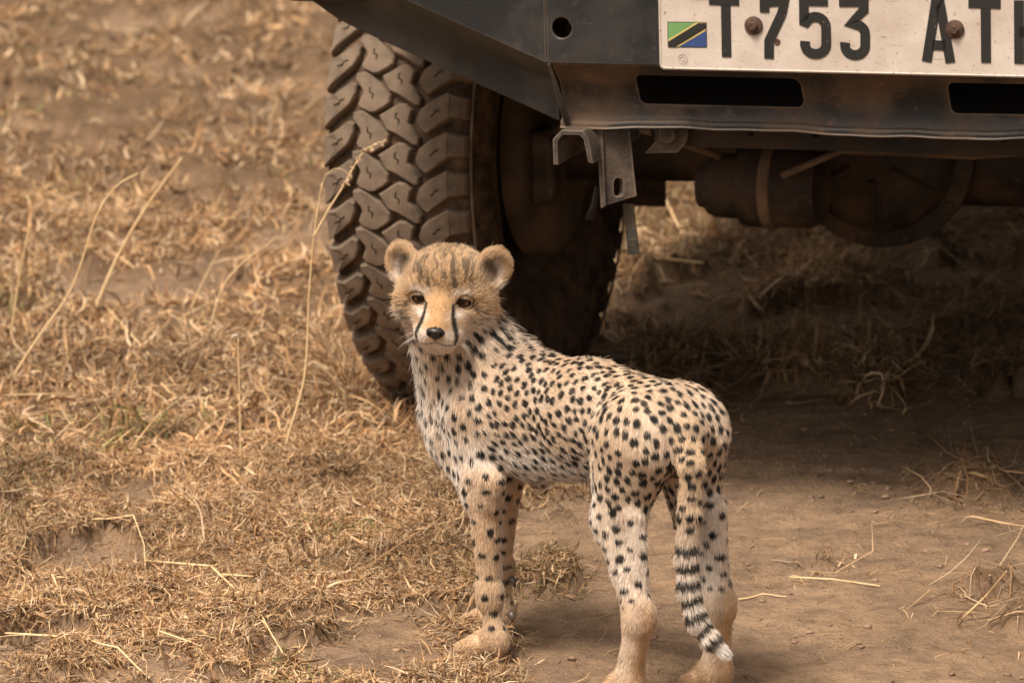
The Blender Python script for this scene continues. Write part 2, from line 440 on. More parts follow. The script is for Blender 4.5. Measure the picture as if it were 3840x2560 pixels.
# centre lower panel with long slots: leans in at the top, bulges at the bottom edge
zb0 = vl(2124, 474, FD)[2]; xa = bx_ + 0.004; xz = 2 * XC - xa
zt0 = zc - 0.001
def pan(u, v, t):
    k = (zt0 - v) / (zt0 - zb0)
    wob = 0.0022 * math.sin(u * 11 + 1) + 0.0009 * math.sin(u * 37 + 2) + 0.0005 * math.sin(u * 83)
    y = 0.006 + FD * min(1, max(0, k) / 0.45) ** 0.8 - 0.012 * max(0, (k - 0.7) / 0.3) ** 2
    return (u, y + wob * k + t, v + wob * 0.9 * k)
s1a, s1b = vl(2390, 275, FD)[0], vl(3008, 330, FD)[0]
zs_t, zs_b = vl(2700, 282, FD)[2], vl(2700, 403, FD)[2]
s2a = vl(3560, 330, FD)[0]
slots = [rrect(s1a, s1b, zs_b, zs_t, 0.010), rrect(s2a, s2a + (s1b - s1a), zs_b, zs_t, 0.010)]
out = [(xa + (xz - xa) * k / 40, zb0) for k in range(41)] + [(xz, zb0 + (zt0 - zb0) * k / 6) for k in range(1, 6)] + \
      [(xz - (xz - xa) * k / 40, zt0) for k in range(41)] + [(xa, zt0 - (zt0 - zb0) * k / 6) for k in range(1, 6)]
# inner grid points so the sheet can bend
mb = MB()
def plate_grid(mb, out, holes, thick, fn, step):
    us = np.arange(xa + step, xz, step); vs_ = np.linspace(zb0, zt0, 9)[1:-1]
    extra = []
    for u in us:
        for v in vs_:
            if all(not (h_[0] - 0.004 < u < h_[1] + 0.004 and h_[2] - 0.004 < v < h_[3] + 0.004) for h_ in
                   [(s1a, s1b, zs_b, zs_t), (s2a, s2a + s1b - s1a, zs_b, zs_t)]):
                extra.append((u, v))
    pts = [Vector(p) for p in out]; loops = [list(range(len(out)))]
    for h in holes:
        loops.append(list(range(len(pts), len(pts) + len(h)))); pts += [Vector(p) for p in h]
    edges = [(l[i], l[(i + 1) % len(l)]) for l in loops for i in range(len(l))]
    pts += [Vector(e) for e in extra]
    v2, e2, f2, *_ = delaunay_2d_cdt(pts, edges, [], 0, 1e-7)
    keep = []
    for f in f2:
        c = sum((v2[i] for i in f), Vector((0, 0))) / len(f)
        bad = False
        for (a, b_, c0, d) in [(s1a, s1b, zs_b, zs_t), (s2a, s2a + s1b - s1a, zs_b, zs_t)]:
            if a < c[0] < b_ and c0 < c[1] < d:
                dx = max(a + .01 - c[0], 0, c[0] - (b_ - .01)); dz = max(c0 + .01 - c[1], 0, c[1] - (d - .01))
                if dx * dx + dz * dz < 0.0096 ** 2: bad = True
        if not bad: keep.append(f)
    n = len(v2)
    V = [fn(p[0], p[1], 0.0) for p in v2] + [fn(p[0], p[1], thick) for p in v2]
    F = [tuple(f) for f in keep] + [tuple(i + n for i in reversed(f)) for f in keep]
    E = {(f[i], f[(i + 1) % len(f)]) for f in keep for i in range(len(f))}
    F += [(b_, a, a + n, b_ + n) for (a, b_) in E if (b_, a) not in E]
    return mb.add(V, F)
plate_grid(mb, out, slots, 0.004, pan, 0.02).build('bumper_lower_panel', MAT['paint_low'], car, auto=35)
# rolled lower lip
mb = MB(); mb.tube([pan(xa + (xz - xa) * k / 60, zb0 + 0.004, 0.004) for k in range(61)], 0.0065, 8)
mb.build('bumper_lip', MAT['paint_low'], car, smooth=True)
# end gusset at the bend
mb = MB(); mb.hexa([(xa - 0.004, 0.006, zc), (xa + 0.001, 0.006, zc), (xa + 0.012, FD + 0.004, zb0 + 0.004), (xa + 0.004, FD + 0.004, zb0 + 0.002),
                    (xa - 0.004, 0.0, zc), (xa + 0.001, 0.0, zc), (xa + 0.016, FD - 0.008, zb0 + 0.004), (xa + 0.006, FD - 0.008, zb0 + 0.002)])
mb.build('bumper_gusset', MAT['paint'], car, bevel=0.002)

# ---- number plate
PL0, PL1 = vl(2476, 260, -0.006), vl(3840, 291, -0.006)
plate_rot = math.atan2(PL1[2] - PL0[2], PL1[0] - PL0[0])
PW, PH = 0.520, 0.112
def plate_mat():
    m, n, l, b = mat_new('plate_white'); co = objcoord(n)
    n1 = noise(n, l, 18, 5, 0.6, co); n2 = noise(n, l, 170, 4, 0.7, co)
    r1 = ramp(n, [(0.3, (0.50, 0.425, 0.365)), (0.7, (0.62, 0.55, 0.49))]); l.new(n1.outputs['Fac'], r1.inputs[0])
    r2 = ramp(n, [(0.60, (0, 0, 0)), (0.68, (1, 1, 1))]); l.new(n2.outputs['Fac'], r2.inputs[0])
    c = mixc(n, l, r2.outputs[0], r1.outputs[0], (0.22, 0.12, 0.07))
    n3 = noise(n, l, 7, 6, 0.7, co); r3 = ramp(n, [(0.50, (0, 0, 0)), (0.72, (.4, .4, .4))]); l.new(n3.outputs['Fac'], r3.inputs[0]); c = mixc(n, l, r3.outputs[0], c, (0.30, 0.21, 0.15))
    mp = n.new('ShaderNodeMapping'); mp.inputs['Rotation'].default_value = (0, R_(-40), 0); mp.inputs['Scale'].default_value = (25, 25, 420); l.new(co, mp.inputs[0]); ns = noise(n, l, 1.0, 2, 0.5, mp.outputs[0]); r4 = ramp(n, [(0.70, (0, 0, 0)), (0.73, (.7, .7, .7))]); l.new(ns.outputs['Fac'], r4.inputs[0]); c = mixc(n, l, r4.outputs[0], c, (0.16, 0.10, 0.07))
    l.new(c, b.inputs['Base Color']); b.inputs['Roughness'].default_value = 0.5
    bump(n, l, n1.outputs['Fac'], 0.3, 0.003, b)
    return m
def char_mat():
    m, n, l, b = mat_new('plate_black'); co = objcoord(n)
    n2 = noise(n, l, 130, 5, 0.75, co); r2 = ramp(n, [(0.66, (0, 0, 0)), (0.69, (1, 1, 1))]); l.new(n2.outputs['Fac'], r2.inputs[0])
    c = mixc(n, l, r2.outputs[0], (0.018, 0.018, 0.017), (0.5, 0.42, 0.35)); l.new(c, b.inputs['Base Color']); b.inputs['Roughness'].default_value = 0.45
    return m
MAT['plate'] = plate_mat(); MAT['char'] = char_mat()
lp = link('licence_plate', None, None, car) if False else None
mb = MB(); plate_mesh(mb, rrect(0, PW, 0, PH, 0.007), [], 0.0016, lambda u, v, t: (u, t, v))
lp = mb.build('licence_plate', MAT['plate'], car, bevel=0.0006)
lp['label'] = 'scratched white number plate with black raised characters'
lp.location = (PL0[0], -0.0085, PL0[2]); lp.rotation_euler = (0, -plate_rot, 0)
# raised rim
mb = MB(); rim = rrect(0.002, PW - 0.002, 0.002, PH - 0.002, 0.0065, 6)
mb.tube([(u, -0.0002, v) for u, v in rim] + [(rim[0][0], -0.0002, rim[0][1])], 0.0011, 6, caps=False)
mb.build('plate_rim', MAT['plate'], lp, smooth=True)
PSC = (PL1[0] - PL0[0]) / (3840 - 2476)         # metres per photo pixel along the plate
def pxp(px, py):                                # photo pixel -> plate coordinates
    base = 260 + (px - 2476) * (291 - 260) / (3840 - 2476)
    return (px - 2476) * PSC, (base - py) * PSC * 1.03
def strokes(name, lines, w):
    mb = MB()
    for pts in lines:
        P = [Vector(pxp(*p)) for p in pts]; n = len(P); L_ = []; Rr_ = []
        for i in range(n):
            if i == 0: t = (P[1] - P[0]).normalized(); m = Vector((-t.y, t.x)); k = 1
            elif i == n - 1: t = (P[-1] - P[-2]).normalized(); m = Vector((-t.y, t.x)); k = 1
            else:
                t1 = (P[i] - P[i - 1]).normalized(); t2 = (P[i + 1] - P[i]).normalized()
                n1 = Vector((-t1.y, t1.x)); n2 = Vector((-t2.y, t2.x)); m = (n1 + n2).normalized(); k = min(1 / max(m.dot(n1), 0.3), 1.6)
            L_.append(P[i] + m * w * PSC * 0.5 * k); Rr_.append(P[i] - m * w * PSC * 0.5 * k)
        V = [(p.x, 0.0, p.y) for p in L_ + Rr_] + [(p.x, -0.0011, p.y) for p in L_ + Rr_]
        F = []; q = 2 * n
        for i in range(n - 1):
            F += [(i, i + 1, n + i + 1, n + i), (q + i, q + n + i, q + n + i + 1, q + i + 1), (i, q + i, q + i + 1, i + 1), (n + i, n + i + 1, q + n + i + 1, q + n + i)]
        F += [(0, n, q + n, q), (n - 1, q + n - 1, q + 2 * n - 1, 2 * n - 1)]
        mb.add(V, F)
    o = mb.build(name, MAT['char'], lp); return o
def arc(cx, cy, rx, ry, a0, a1, n=12):
    return [(cx + rx * math.cos(R_(a0 + (a1 - a0) * k / n)), cy - ry * math.sin(R_(a0 + (a1 - a0) * k / n))) for k in range(n + 1)]
W_ = 36
strokes('character', [[(2670, 12), (2784, 16)], [(2733, 28), (2733, 216)]], W_)                                               # T
strokes('character', [[(2880, 58), (2880, 22), (2955, 18), (2945, 62), (2895, 160), (2894, 222)]], W_)                        # 7
strokes('character', [[(3118, 20), (3028, 18), (3028, 90)] + arc(3070, 112, 40, 38, 150, 0, 8) + [(3110, 165)] + arc(3070, 172, 40, 34, 0, -180, 10) + [(3031, 160)]], W_)  # 5
strokes('character', [[(3160, 22), (3252, 22), (3252, 52), (3205, 98)] + arc(3218, 136, 38, 34, 80, 0, 6) + [(3256, 170)] + arc(3218, 176, 38, 34, 0, -180, 10) + [(3181, 165)]], W_)  # 3
strokes('character', [[(3484, 234), (3520, 26), (3534, 26), (3572, 238)], [(3505, 175), (3555, 178)]], W_)                    # A
strokes('character', [[(3640, 28), (3758, 32)], [(3703, 44), (3703, 238)]], W_)                                               # T
strokes('character', [[(3825, 20), (3825, 242)], [(3905, 24), (3905, 244)], [(3825, 130), (3905, 132)]], W_)                  # only its left stem is in view
# flag
def flat_poly(name, px_pts, col, lift, rough=0.5):
    P = [pxp(*p) for p in px_pts]; mb = MB()
    n = len(P); mb.add([(u, 0, v) for u, v in P] + [(u, -lift, v) for u, v in P], [tuple(range(n)), tuple(reversed(range(n, 2 * n)))] +
                       [(i, (i + 1) % n, n + (i + 1) % n, n + i) for i in range(n)])
    return mb.build(name, plain_mat('flag_' + name, col, rough), lp)
fx0, fx1, fy0, fy1 = 2512, 2656, 92, 180
flat_poly('flag_border', [(fx0 - 3, fy0 - 3), (fx1 + 3, fy0 - 1), (fx1 + 3, fy1 + 3), (fx0 - 3, fy1 + 1)], (0.06, 0.05, 0.03), 0.0004)
flat_poly('flag_field', [(fx0, fy0), (fx1, fy0 + 2), (fx1, fy0 + 2), (fx0, fy1 - 2)], (0.16, 0.33, 0.12), 0.0007)
flat_poly('flag_field', [(fx1, fy0 + 4), (fx1, fy1), (fx0, fy1 - 2), (fx0 + 1, fy1 - 2)], (0.035, 0.075, 0.24), 0.0007)
flat_poly('flag_stripe', [(fx0, fy1 - 28), (fx1 - 38, fy0 + 1), (fx1, fy0 + 1), (fx1, fy0 + 30), (fx0 + 38, fy1 - 1), (fx0, fy1 - 1)], (0.62, 0.50, 0.16), 0.0010)
flat_poly('flag_stripe', [(fx0, fy1 - 20), (fx1 - 28, fy0 + 2), (fx1, fy0 + 2), (fx1, fy0 + 22), (fx0 + 28, fy1 - 1), (fx0, fy1 - 1)], (0.02, 0.02, 0.018), 0.0013)
# embossed seal
mb = MB(); cxs, czs = pxp(2566, 222); mb.tube([(cxs + 0.0062 * math.cos(a), -0.0003, czs + 0.0062 * math.sin(a)) for a in np.linspace(0, 2 * math.pi, 25)], 0.00045, 5, caps=False)
mb.tube([(cxs + 0.003 * math.cos(a), -0.0003, czs + 0.003 * math.sin(a)) for a in np.linspace(0, 2 * math.pi, 17)], 0.0004, 5, caps=False)
mb.build('plate_seal', plain_mat('seal_grey', (0.48, 0.40, 0.34), 0.5), lp)
MAT['rust'] = worn_mat('rusty_bolt', (0.05, 0.028, 0.02), (0.12, 0.065, 0.04), 0.4, 0.7, 0.6, 120, bumpd=0.0005)
for (bxp, byp) in ((2838, 104), (3590, 120)):
    u, v = pxp(bxp, byp)
    mb = MB(); mb.lathe([(0.0, 0.0), (0.0, 0.0122), (-0.0018, 0.0122), (-0.0030, 0.0105), (-0.0030, 0.0)], 28, 'Y', (u, -0.0006, v))
    w = mb.build('washer', MAT['rust'], lp, auto=40)
    mb = MB(); mb.lathe([(0.0, 0.006), (-0.0045, 0.006), (-0.0055, 0.005), (-0.0055, 0.0)], 6, 'Y', (u, -0.0030, v)); mb.build('bolt', MAT['rust'], lp)
# a punched rust hole in the plate
mb = MB(); u, v = pxp(2925, 164); mb.lathe([(0.0, 0.0048), (-0.0006, 0.0042), (-0.0003, 0.0)], 14, 'Y', (u, -0.0001, v)); mb.build('rust_hole', MAT['rust'], lp)

# ---- steel channel stub, hanging plate with slot, strap
def vbox(name, mat, x0, x1, y0, y1, z0, z1, bev=0.002):
    mb = MB(); mb.box(x0, x1, y0, y1, z0, z1); return mb.build(name, mat, car, bevel=bev)
# channel, open downwards, its cut end facing back and left
cx0, _, cz1 = vl(2072, 488, 0.02); cx1, _, cz0 = vl(2208, 612, 0.02)
t = 0.0065
prof = [(cx0, cz0 - 0.004), (cx0, cz1 - 0.012), (cx0 + 0.012, cz1), (cx1 - 0.008, cz1), (cx1, cz1 - 0.010), (cx1 + 0.006, cz0 - 0.001), (cx1 + 0.006 - t, cz0),
        (cx1 - t, cz1 - 0.012), (cx1 - t - 0.006, cz1 - t), (cx0 + 0.013, cz1 - t), (cx0 + t, cz1 - 0.015), (cx0 + t, cz0 - 0.004)]
def chan(u, v, tt):
    return (u + 0.20 * tt, 0.02 + tt, v + 0.13 * tt)
mb = MB(); plate_mesh(mb, prof, [], 0.13, chan); mb.build('channel_stub', MAT['steel'], car, bevel=0.0015)
bk = chan((cx0 + cx1) / 2, (cz0 + cz1) / 2, 0.10)
vbox('channel_shade_back', MAT['under'], bk[0] - (cx1 - cx0) / 2 + 0.001, bk[0] + (cx1 - cx0) / 2 - 0.001, bk[1], bk[1] + 0.006, bk[2] - 0.016, bk[2] + 0.022, 0.001)  # dark plate added to keep the inside of the channel unlit
gx0, _, gz1 = vl(2262, 485, 0.05); gx1, _, gz0 = vl(2356, 775, 0.05)
mb = MB(); sl = vl(2315, 706, 0.05)
plate_mesh(mb, [(gx0, gz0), (gx1 + 0.008, gz0 + 0.012), (gx1, gz1 + 0.01), (gx0, gz1 + 0.01)], [rrect(sl[0] - 0.006, sl[0] + 0.006, sl[2] - 0.0125, sl[2] + 0.0125, 0.0058, 4)], 0.008,
           lambda u, v, tt: (u - 0.10 * tt * 10, 0.05 + tt + (u - gx0) * 0.35, v))
mb.build('hanger_plate', MAT['steel'], car, bevel=0.0012)
# thick worn edge of the hanger plate on its left
ex0, _, ez1 = vl(2240, 620, 0.045); ex1, _, ez0 = vl(2272, 785, 0.045)
mb = MB(); mb.hexa([(ex0 + .003, 0.045, ez0), (ex1, 0.045, ez0 + .004), (ex1, 0.058, ez0 + .004), (ex0 + .003, 0.058, ez0), (ex0, 0.045, ez1 + .05), (ex1 - .002, 0.045, ez1 + .05), (ex1 - .002, 0.058, ez1 + .05), (ex0, 0.058, ez1 + .05)])
mb.build('hanger_edge', MAT['steel'], car, bevel=0.002)
p_ = [vl(2355, 765, 0.075), vl(2362, 840, 0.08), vl(2370, 900, 0.08), vl(2376, 955, 0.085)]
mb = MB(); b0 = 0
V = []; 
for (x, y, z) in p_: V += [(x - 0.0075, y, z), (x + 0.0075, y - 0.001, z), (x + 0.0075, y + 0.003, z), (x - 0.0075, y + 0.003, z)]
F = [(4 * i + j, 4 * i + (j + 1) % 4, 4 * i + 4 + (j + 1) % 4, 4 * i + 4 + j) for i in range(3) for j in range(4)] + [(0, 3, 2, 1), (12, 13, 14, 15)]
mb.add(V, F).build('hanging_strap', worn_mat('webbing', (0.045, 0.045, 0.035), (0.14, 0.10, 0.07), 0.4, 0.7, 0.8, 40), car)
mb = MB(); mb.tube([vl(2240, 700, 0.09), vl(2228, 770, 0.09), vl(2212, 820, 0.095)], [0.004, 0.005, 0.008], 6, flat=0.5); mb.build('frayed_strap', MAT['under'], car, smooth=True)

# ---- cross member, bolted lug, chassis
cmz1 = vl(2900, 470, 0.10)[2] + 0.012; cmz0 = vl(2900, 560, 0.10)[2]
xl = vl(2440, 520, 0.10)[0]; xr = 2 * XC - xl
mb = MB(); holes = [circle(vl(p, 520, 0.10)[0], cmz0 + 0.020, 0.0045, 10) for p in (2815, 3060, 3300, 3520, 3770)]
plate_mesh(mb, [(xl, cmz0 + 0.012), (xl + 0.05, cmz0), (xr - 0.05, cmz0), (xr, cmz0 + 0.012), (xr, cmz1), (xl, cmz1)], holes, 0.005, lambda u, v, tt: (u, 0.10 + tt, v))
mb.build('cross_member', MAT['under'], car, bevel=0.0015)
vbox('cross_member_flange', MAT['under'], xl, xr, 0.105, 0.17, cmz0 + 0.001, cmz0 + 0.006)
lx, _, lz = vl(2508, 500, 0.085)
mb = MB(); lug = [(lx - 0.035, lz - 0.028), (lx + 0.012, lz - 0.026)] + [(lx + 0.026 * math.cos(a), lz + 0.026 * math.sin(a)) for a in np.linspace(-1.0, 0.6, 8)] + [(lx + 0.024, lz + 0.030), (lx - 0.02, lz + 0.030), (lx - 0.02, lz - 0.012)]
plate_mesh(mb, lug, [], 0.010, lambda u, v, tt: (u, 0.085 + tt, v)); mb.build('mounting_lug', MAT['steel'], car, bevel=0.002)
mb = MB(); mb.lathe([(0, 0.012), (-0.010, 0.012), (-0.012, 0.010), (-0.012, 0)], 20, 'Y', (lx, 0.085, lz)); mb.build('lug_bolt', MAT['steel'], car, auto=40)
for sx in (-1, 1):
    xr_ = XC + sx * 0.42
    vbox('chassis_rail', MAT['under'], xr_ - 0.035, xr_ + 0.035, 0.17, 4.1, 0.56, 0.68, 0.004)
    # leaf spring with shackle
    mb = MB()
    for k in range(5):
        L_ = 0.55 - 0.09 * k
        ys = np.linspace(-L_, L_, 15)
        mb.tube([(xr_ - sx * 0.11, 0.84 + y, 0.47 - 0.009 * k + 0.10 * (y / 0.55) ** 2) for y in ys], 0.0295, 4, flat=0.14)
    mb.build('leaf_spring', MAT['under'], car)
    mb = MB(); mb.tube([(XC + sx * 0.30, 0.62, 0.72), (XC + sx * 0.38, 0.80, 0.40)], [0.022, 0.022], 12); mb.tube([(XC + sx * 0.352, 0.73, 0.51), (XC + sx * 0.38, 0.80, 0.40)], [0.030, 0.030], 12)
    mb.build('shock_absorber', MAT['under'], car, auto=40)

# ---- wheels
WR, WW = 0.400, 0.215
wc_out = np.array([-0.137, 7.75, WR]); q = wc_out - VO
WXo, WY = float(q @ VR), float(q @ VF)
WX = WXo + WW / 2
def tyre_profile():
    h = WW / 2; B = 0.014                       # bulge of the sidewalls
    rt = WR - 0.013
    return [(-h + .035, 0.205), (-h + .012, 0.225), (-h - B * .4, 0.265), (-h - B, 0.305), (-h - B * .7, 0.345), (-h + .001, 0.372), (-h + .014, rt - .004), (-h * .5, rt), (0, rt + .0015), (h * .5, rt),
            (h - .014, rt - .004), (h - .001, 0.372), (h + B * .7, 0.345), (h + B, 0.305), (h + B * .4, 0.265), (h - .012, 0.225), (h - .035, 0.205)]
mb = MB(); mb.lathe(tyre_profile(), 120, 'X'); me_t = None
PITCH = 44; dA = 2 * math.pi / PITCH; AL = dA * WR
def block_mesh(name, poly, sipe=None, drop=None):
    """one tread lug: poly in (u 0..1 across the tread, v in pitch units); recessed foot, chamfered crown"""
    P = [Vector((-WW / 2 + u * WW, v * AL)) for u, v in poly]; n = len(P)
    area = sum(P[i].x * P[(i + 1) % n].y - P[(i + 1) % n].x * P[i].y for i in range(n))
    if area < 0: P.reverse()
    def off(d):
        o = []
        for i in range(n):
            a, b, c = P[i - 1], P[i], P[(i + 1) % n]
            t1 = (b - a).normalized(); t2 = (c - b).normalized(); n1 = Vector((-t1.y, t1.x)); n2 = Vector((-t2.y, t2.x))
            m = (n1 + n2); m = m / max(m.dot(n1), 0.6); o.append(b + m * d)
        return o
    def place(p, r):
        ax = p.x; sh = abs(ax) / (WW / 2)
        rr = r - 0.0015 * sh ** 2 - max(0, sh - 0.86) * 0.075
        a = -p.y / WR
        return (ax, rr * math.cos(a), rr * math.sin(a))
    rings = [(off(-0.0042), WR - 0.0165), (off(-0.0020), WR - 0.0028), (off(0.0), WR), ]
    V = [place(p, r) for ring, r in rings for p in ring]
    F = []
    for j in range(2):
        for i in range(n): F.append((j * n + i, j * n + (i + 1) % n, (j + 1) * n + (i + 1) % n, (j + 1) * n + i))
    cen = sum(rings[2][0], Vector((0, 0))) / n
    V.append(place(cen, WR + 0.0004)); F += [(2 * n + i, 2 * n + (i + 1) % n, 3 * n) for i in range(n)]
    mi = [0] * len(F)
    if sipe:
        S = [Vector((-WW / 2 + u * WW, v * AL)) for u, v in sipe]; b = len(V); w = 0.0011
        for i, p in enumerate(S):
            t = (S[min(i + 1, len(S) - 1)] - S[max(i - 1, 0)]).normalized(); m = Vector((-t.y, t.x))
            V += [place(p + m * w, WR + 0.0006), place(p - m * w, WR + 0.0006)]
        for i in range(len(S) - 1): F.append((b + 2 * i, b + 2 * i + 1, b + 2 * i + 3, b + 2 * i + 2)); mi.append(1)
    me = bpy.data.meshes.new(name); me.from_pydata(V, [], F); me.validate()
    bm = bmesh.new(); bm.from_mesh(me)
    bmesh.ops.recalc_face_normals(bm, faces=bm.faces); bm.to_mesh(me); bm.free()
    me.polygons.foreach_set('material_index', np.array(mi, np.int32))
    me.polygons.foreach_set('use_smooth', np.zeros(len(me.polygons), bool))
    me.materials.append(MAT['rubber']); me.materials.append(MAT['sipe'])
    return me
MAT['sipe'] = plain_mat('sipe_dark', (0.022, 0.017, 0.013), 0.95, spec=0.05)
# v grows upwards on the side of the tyre that shows
B1 = block_mesh('tread_block', [(0, .13), (.08, .22), (.185, .51), (.215, .46), (.215, .26), (.178, -.02), (.045, -.44), (0, -.60)], [(.075, -.06), (.11, -.01), (.118, .06), (.15, .11)])
B2 = block_mesh('tread_block', [(.225, .47), (.275, .52), (.32, .42), (.395, .20), (.43, .06), (.462, -.055), (.462, -.215), (.43, -.32), (.367, -.46), (.335, -.47), (.265, -.36), (.255, -.28), (.283, -.03), (.275, .10), (.225, .33)],
                [(.325, .14), (.325, .02), (.352, -.04), (.345, -.15)])
B3 = block_mesh('tread_block', [(.412, .17), (.537, .46), (.583, .45), (.62, .33), (.612, .22), (.60, 0), (.64, -.17), (.678, -.36), (.674, -.51), (.65, -.52), (.53, -.25), (.465, -.16), (.437, 0)],
                [(.525, .26), (.52, .13), (.548, .07), (.54, -.03)])
B4 = block_mesh('tread_block', [(.672, -.17), (.695, .10), (.755, .29), (.872, .53), (.886, .51), (.884, -.056), (.737, -.46), (.712, -.40), (.676, -.24)], [(.765, -.05), (.79, .0), (.795, .06), (.825, .11)])
B5 = block_mesh('tread_block', [(.896, .50), (.955, .44), (.99, .42), (.99, -.02), (.955, -.03), (.896, -.04)])
def make_wheel(x, y, detailed):
    c = (x, y, WR - 0.006)
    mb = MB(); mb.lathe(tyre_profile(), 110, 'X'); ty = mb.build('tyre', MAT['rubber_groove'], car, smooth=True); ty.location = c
    if detailed:
        for k in range(PITCH):
            a0 = -dA * k
            for (me, off_) in ((B1, 0.0), (B2, 0.28), (B3, 0.535), (B4, -0.225), (B5, -0.225)):
                o = bpy.data.objects.new('tread_block', me); COL.objects.link(o); o.parent = ty
                o.rotation_euler = (math.pi + a0 - off_ * dA, 0, 0)
        # rubber seam along the inner shoulder and raised sidewall lugs
        mb = MB(); mb.tube([(WW / 2 + 0.0045, 0.377 * math.cos(a), 0.377 * math.sin(a)) for a in np.linspace(0, 2 * math.pi, 121)], 0.0022, 5, caps=False)
        mb.build('mould_seam', MAT['rubber'], ty, smooth=True)
        for k in range(PITCH // 2):
            mb = MB()
            aa = 2 * dA * k
            def sp(da, r):
                bul = np.interp(r, [0.305, 0.345, 0.372], [0.014, 0.0098, -0.001])
                return (WW / 2 + bul + 0.0025, r * math.cos(aa + da), r * math.sin(aa + da))
            P = [sp(-.10, .366), (sp(.10, .366)), sp(.11, .345), sp(.05, .322), sp(-.05, .322), sp(-.11, .345)]
            Q = [(p[0] - 0.006, p[1], p[2]) for p in P]
            mb.add(P + Q, [tuple(range(6))] + [(i, (i + 1) % 6, 6 + (i + 1) % 6, 6 + i) for i in range(6)])
            mb.build('sidewall_lug', MAT['rubber_groove'], ty)
    else:
        mb = MB()
        for k in range(PITCH):
            for me in (B1, B2, B3, B4):
                Rm = Matrix.Rotation(-dA * k, 3, 'X')
                n = len(me.vertices)
                mb.add([tuple(Rm @ v.co) for v in me.vertices], [tuple(p.vertices) for p in me.polygons])
        tr = mb.build('tread', MAT['rubber'], ty); tag(tr, kind='stuff')
    mb = MB(); h = WW / 2
    mb.lathe([(-h + .03, .212), (-h + .045, .20), (-h + .055, .175), (-.02, .165), (-.015, .08), (-.03, .06), (-.03, 0)], 40, 'X', c)
    mb.lathe([(h - .03, .212), (h - .04, .200), (h - .06, .190), (-.0, .182), (-.02, .165)], 40, 'X', c)
    return mb.build('rim', MAT['rim'], car, auto=40)
AXX = WX
make_wheel(WX, WY, True)
sgn = 1
WXR = 2 * XC - WX
for (x, y) in ((WXR, WY), (WX, WY + 2.85), (WXR, WY + 2.85)):
    make_wheel(x, y, False)
AXZ = WR - 0.006
for y0, nm in ((WY, 'rear_axle'), (WY + 2.85, 'front_axle')):
    mb = MB(); L0 = WX + 0.06 - XC; 
    mb.lathe([(WX + 0.02, 0), (WX + 0.02, 0.150), (WX + 0.05, 0.155), (WX + 0.09, 0.150), (WX + 0.11, 0.12), (WX + 0.12, 0.055), (XC - 0.22, 0.048), (XC - 0.14, 0.075), (XC + 0.14, 0.075), (XC + 0.22, 0.048),
              (WXR - 0.12, 0.055), (WXR - 0.11, 0.12), (WXR - 0.09, 0.150), (WXR - 0.02, 0.150), (WXR - 0.02, 0)], 36, 'X', (0, y0, AXZ))
    mb.build(nm, MAT['axle'], car, auto=40)
# differential bowl that faces back, and the can beside it
dx, _, dz = vl(3290, 575, WY - 0.10)
mb = MB(); mb.lathe([(-0.016, 0.0), (-0.016, 0.03), (-0.008, 0.085), (0.006, 0.108), (0.024, 0.116), (0.026, 0.122), (0.030, 0.140), (0.040, 0.141), (0.046, 0.139), (0.047, 0.120), (0.16, 0.11), (0.2, 0.05), (0.2, 0)], 48, 'Y', (dx, WY - 0.12, dz))
for k in range(6):
    a = 2 * math.pi * (k + .5) / 6
    c_, s2 = math.cos(a), math.sin(a)
    mb.tube([(dx + .035 * c_, WY - .139, dz + .035 * s2), (dx + .085 * c_, WY - .130, dz + .085 * s2), (dx + .112 * c_, WY - .104, dz + .112 * s2)], .006, 6)
dif = mb.build('differential', MAT['axle'], car, auto=40)
for k in range(10):
    a = 2 * math.pi * k / 10
    mb = MB(); mb.lathe([(0, .008), (-.008, .008), (-.008, 0)], 6, 'Y', (dx + .128 * math.cos(a), WY - 0.089, dz + .131 * math.sin(a))); mb.build('housing_bolt', MAT['axle'], dif)
mb = MB(); mb.lathe([(0, 0), (0, .012), (-.014, .012), (-.014, 0)], 8, 'Y', (dx + 0.03, WY - 0.138, dz + 0.01)); mb.build('drain_plug', MAT['under'], dif)
tx0, _, tz1 = vl(2660, 545, WY - 0.25); tx1, _, tz0 = vl(3060, 855, WY - 0.25); trd = (tz1 - tz0) / 2
mb = MB(); tcx, tcz = tx0, (tz0 + tz1) / 2
mb.lathe([(0, 0), (0, trd * .72), (.012, trd * .80), (.050, trd * .82), (.052, trd * .98), (.058, trd), (.15, trd), (.165, trd * .9), (.165, 0)], 40, 'X', (tx0, WY - 0.25, tcz))
mb.lathe([(-.014, 0), (-.014, trd * .55), (0, trd * .6)], 30, 'X', (tx0, WY - 0.25, tcz))
mb.build('air_canister', MAT['axle'], car, auto=40)
mb = MB(); mb.lathe([(.085, trd * 1.005), (.087, trd * 1.04), (.10, trd * 1.04), (.102, trd * 1.005)], 40, 'X', (tx0, WY - 0.25, tcz)); mb.build('canister_band', MAT['rim'], car, auto=40)
mb = MB(); mb.tube([(tx0 + .03, WY - .3, tcz + .05), (tx0 - .06, WY - .34, tcz + .09), (tx0 - .16, WY - .3, tcz + .10), (tx0 - .26, WY - .2, tcz + .06)], .006, 8); mb.tube([(tx0 + .13, WY - .33, tcz + .03), (tx0 + .22, WY - .34, tcz + .07), (tx0 + .4, WY - .3, tcz + .06), (tx0 + .62, WY - .28, tcz + .08)], .005, 8); mb.build('brake_line', MAT['rim'], car, smooth=True)
mb = MB(); mb.tube([(dx - 0.02, WY + 0.05, dz), (dx - 0.05, WY + 1.4, 0.50), (dx - 0.08, WY + 2.7, 0.45)], 0.04, 14); mb.build('drive_shaft', MAT['under'], car, smooth=True)
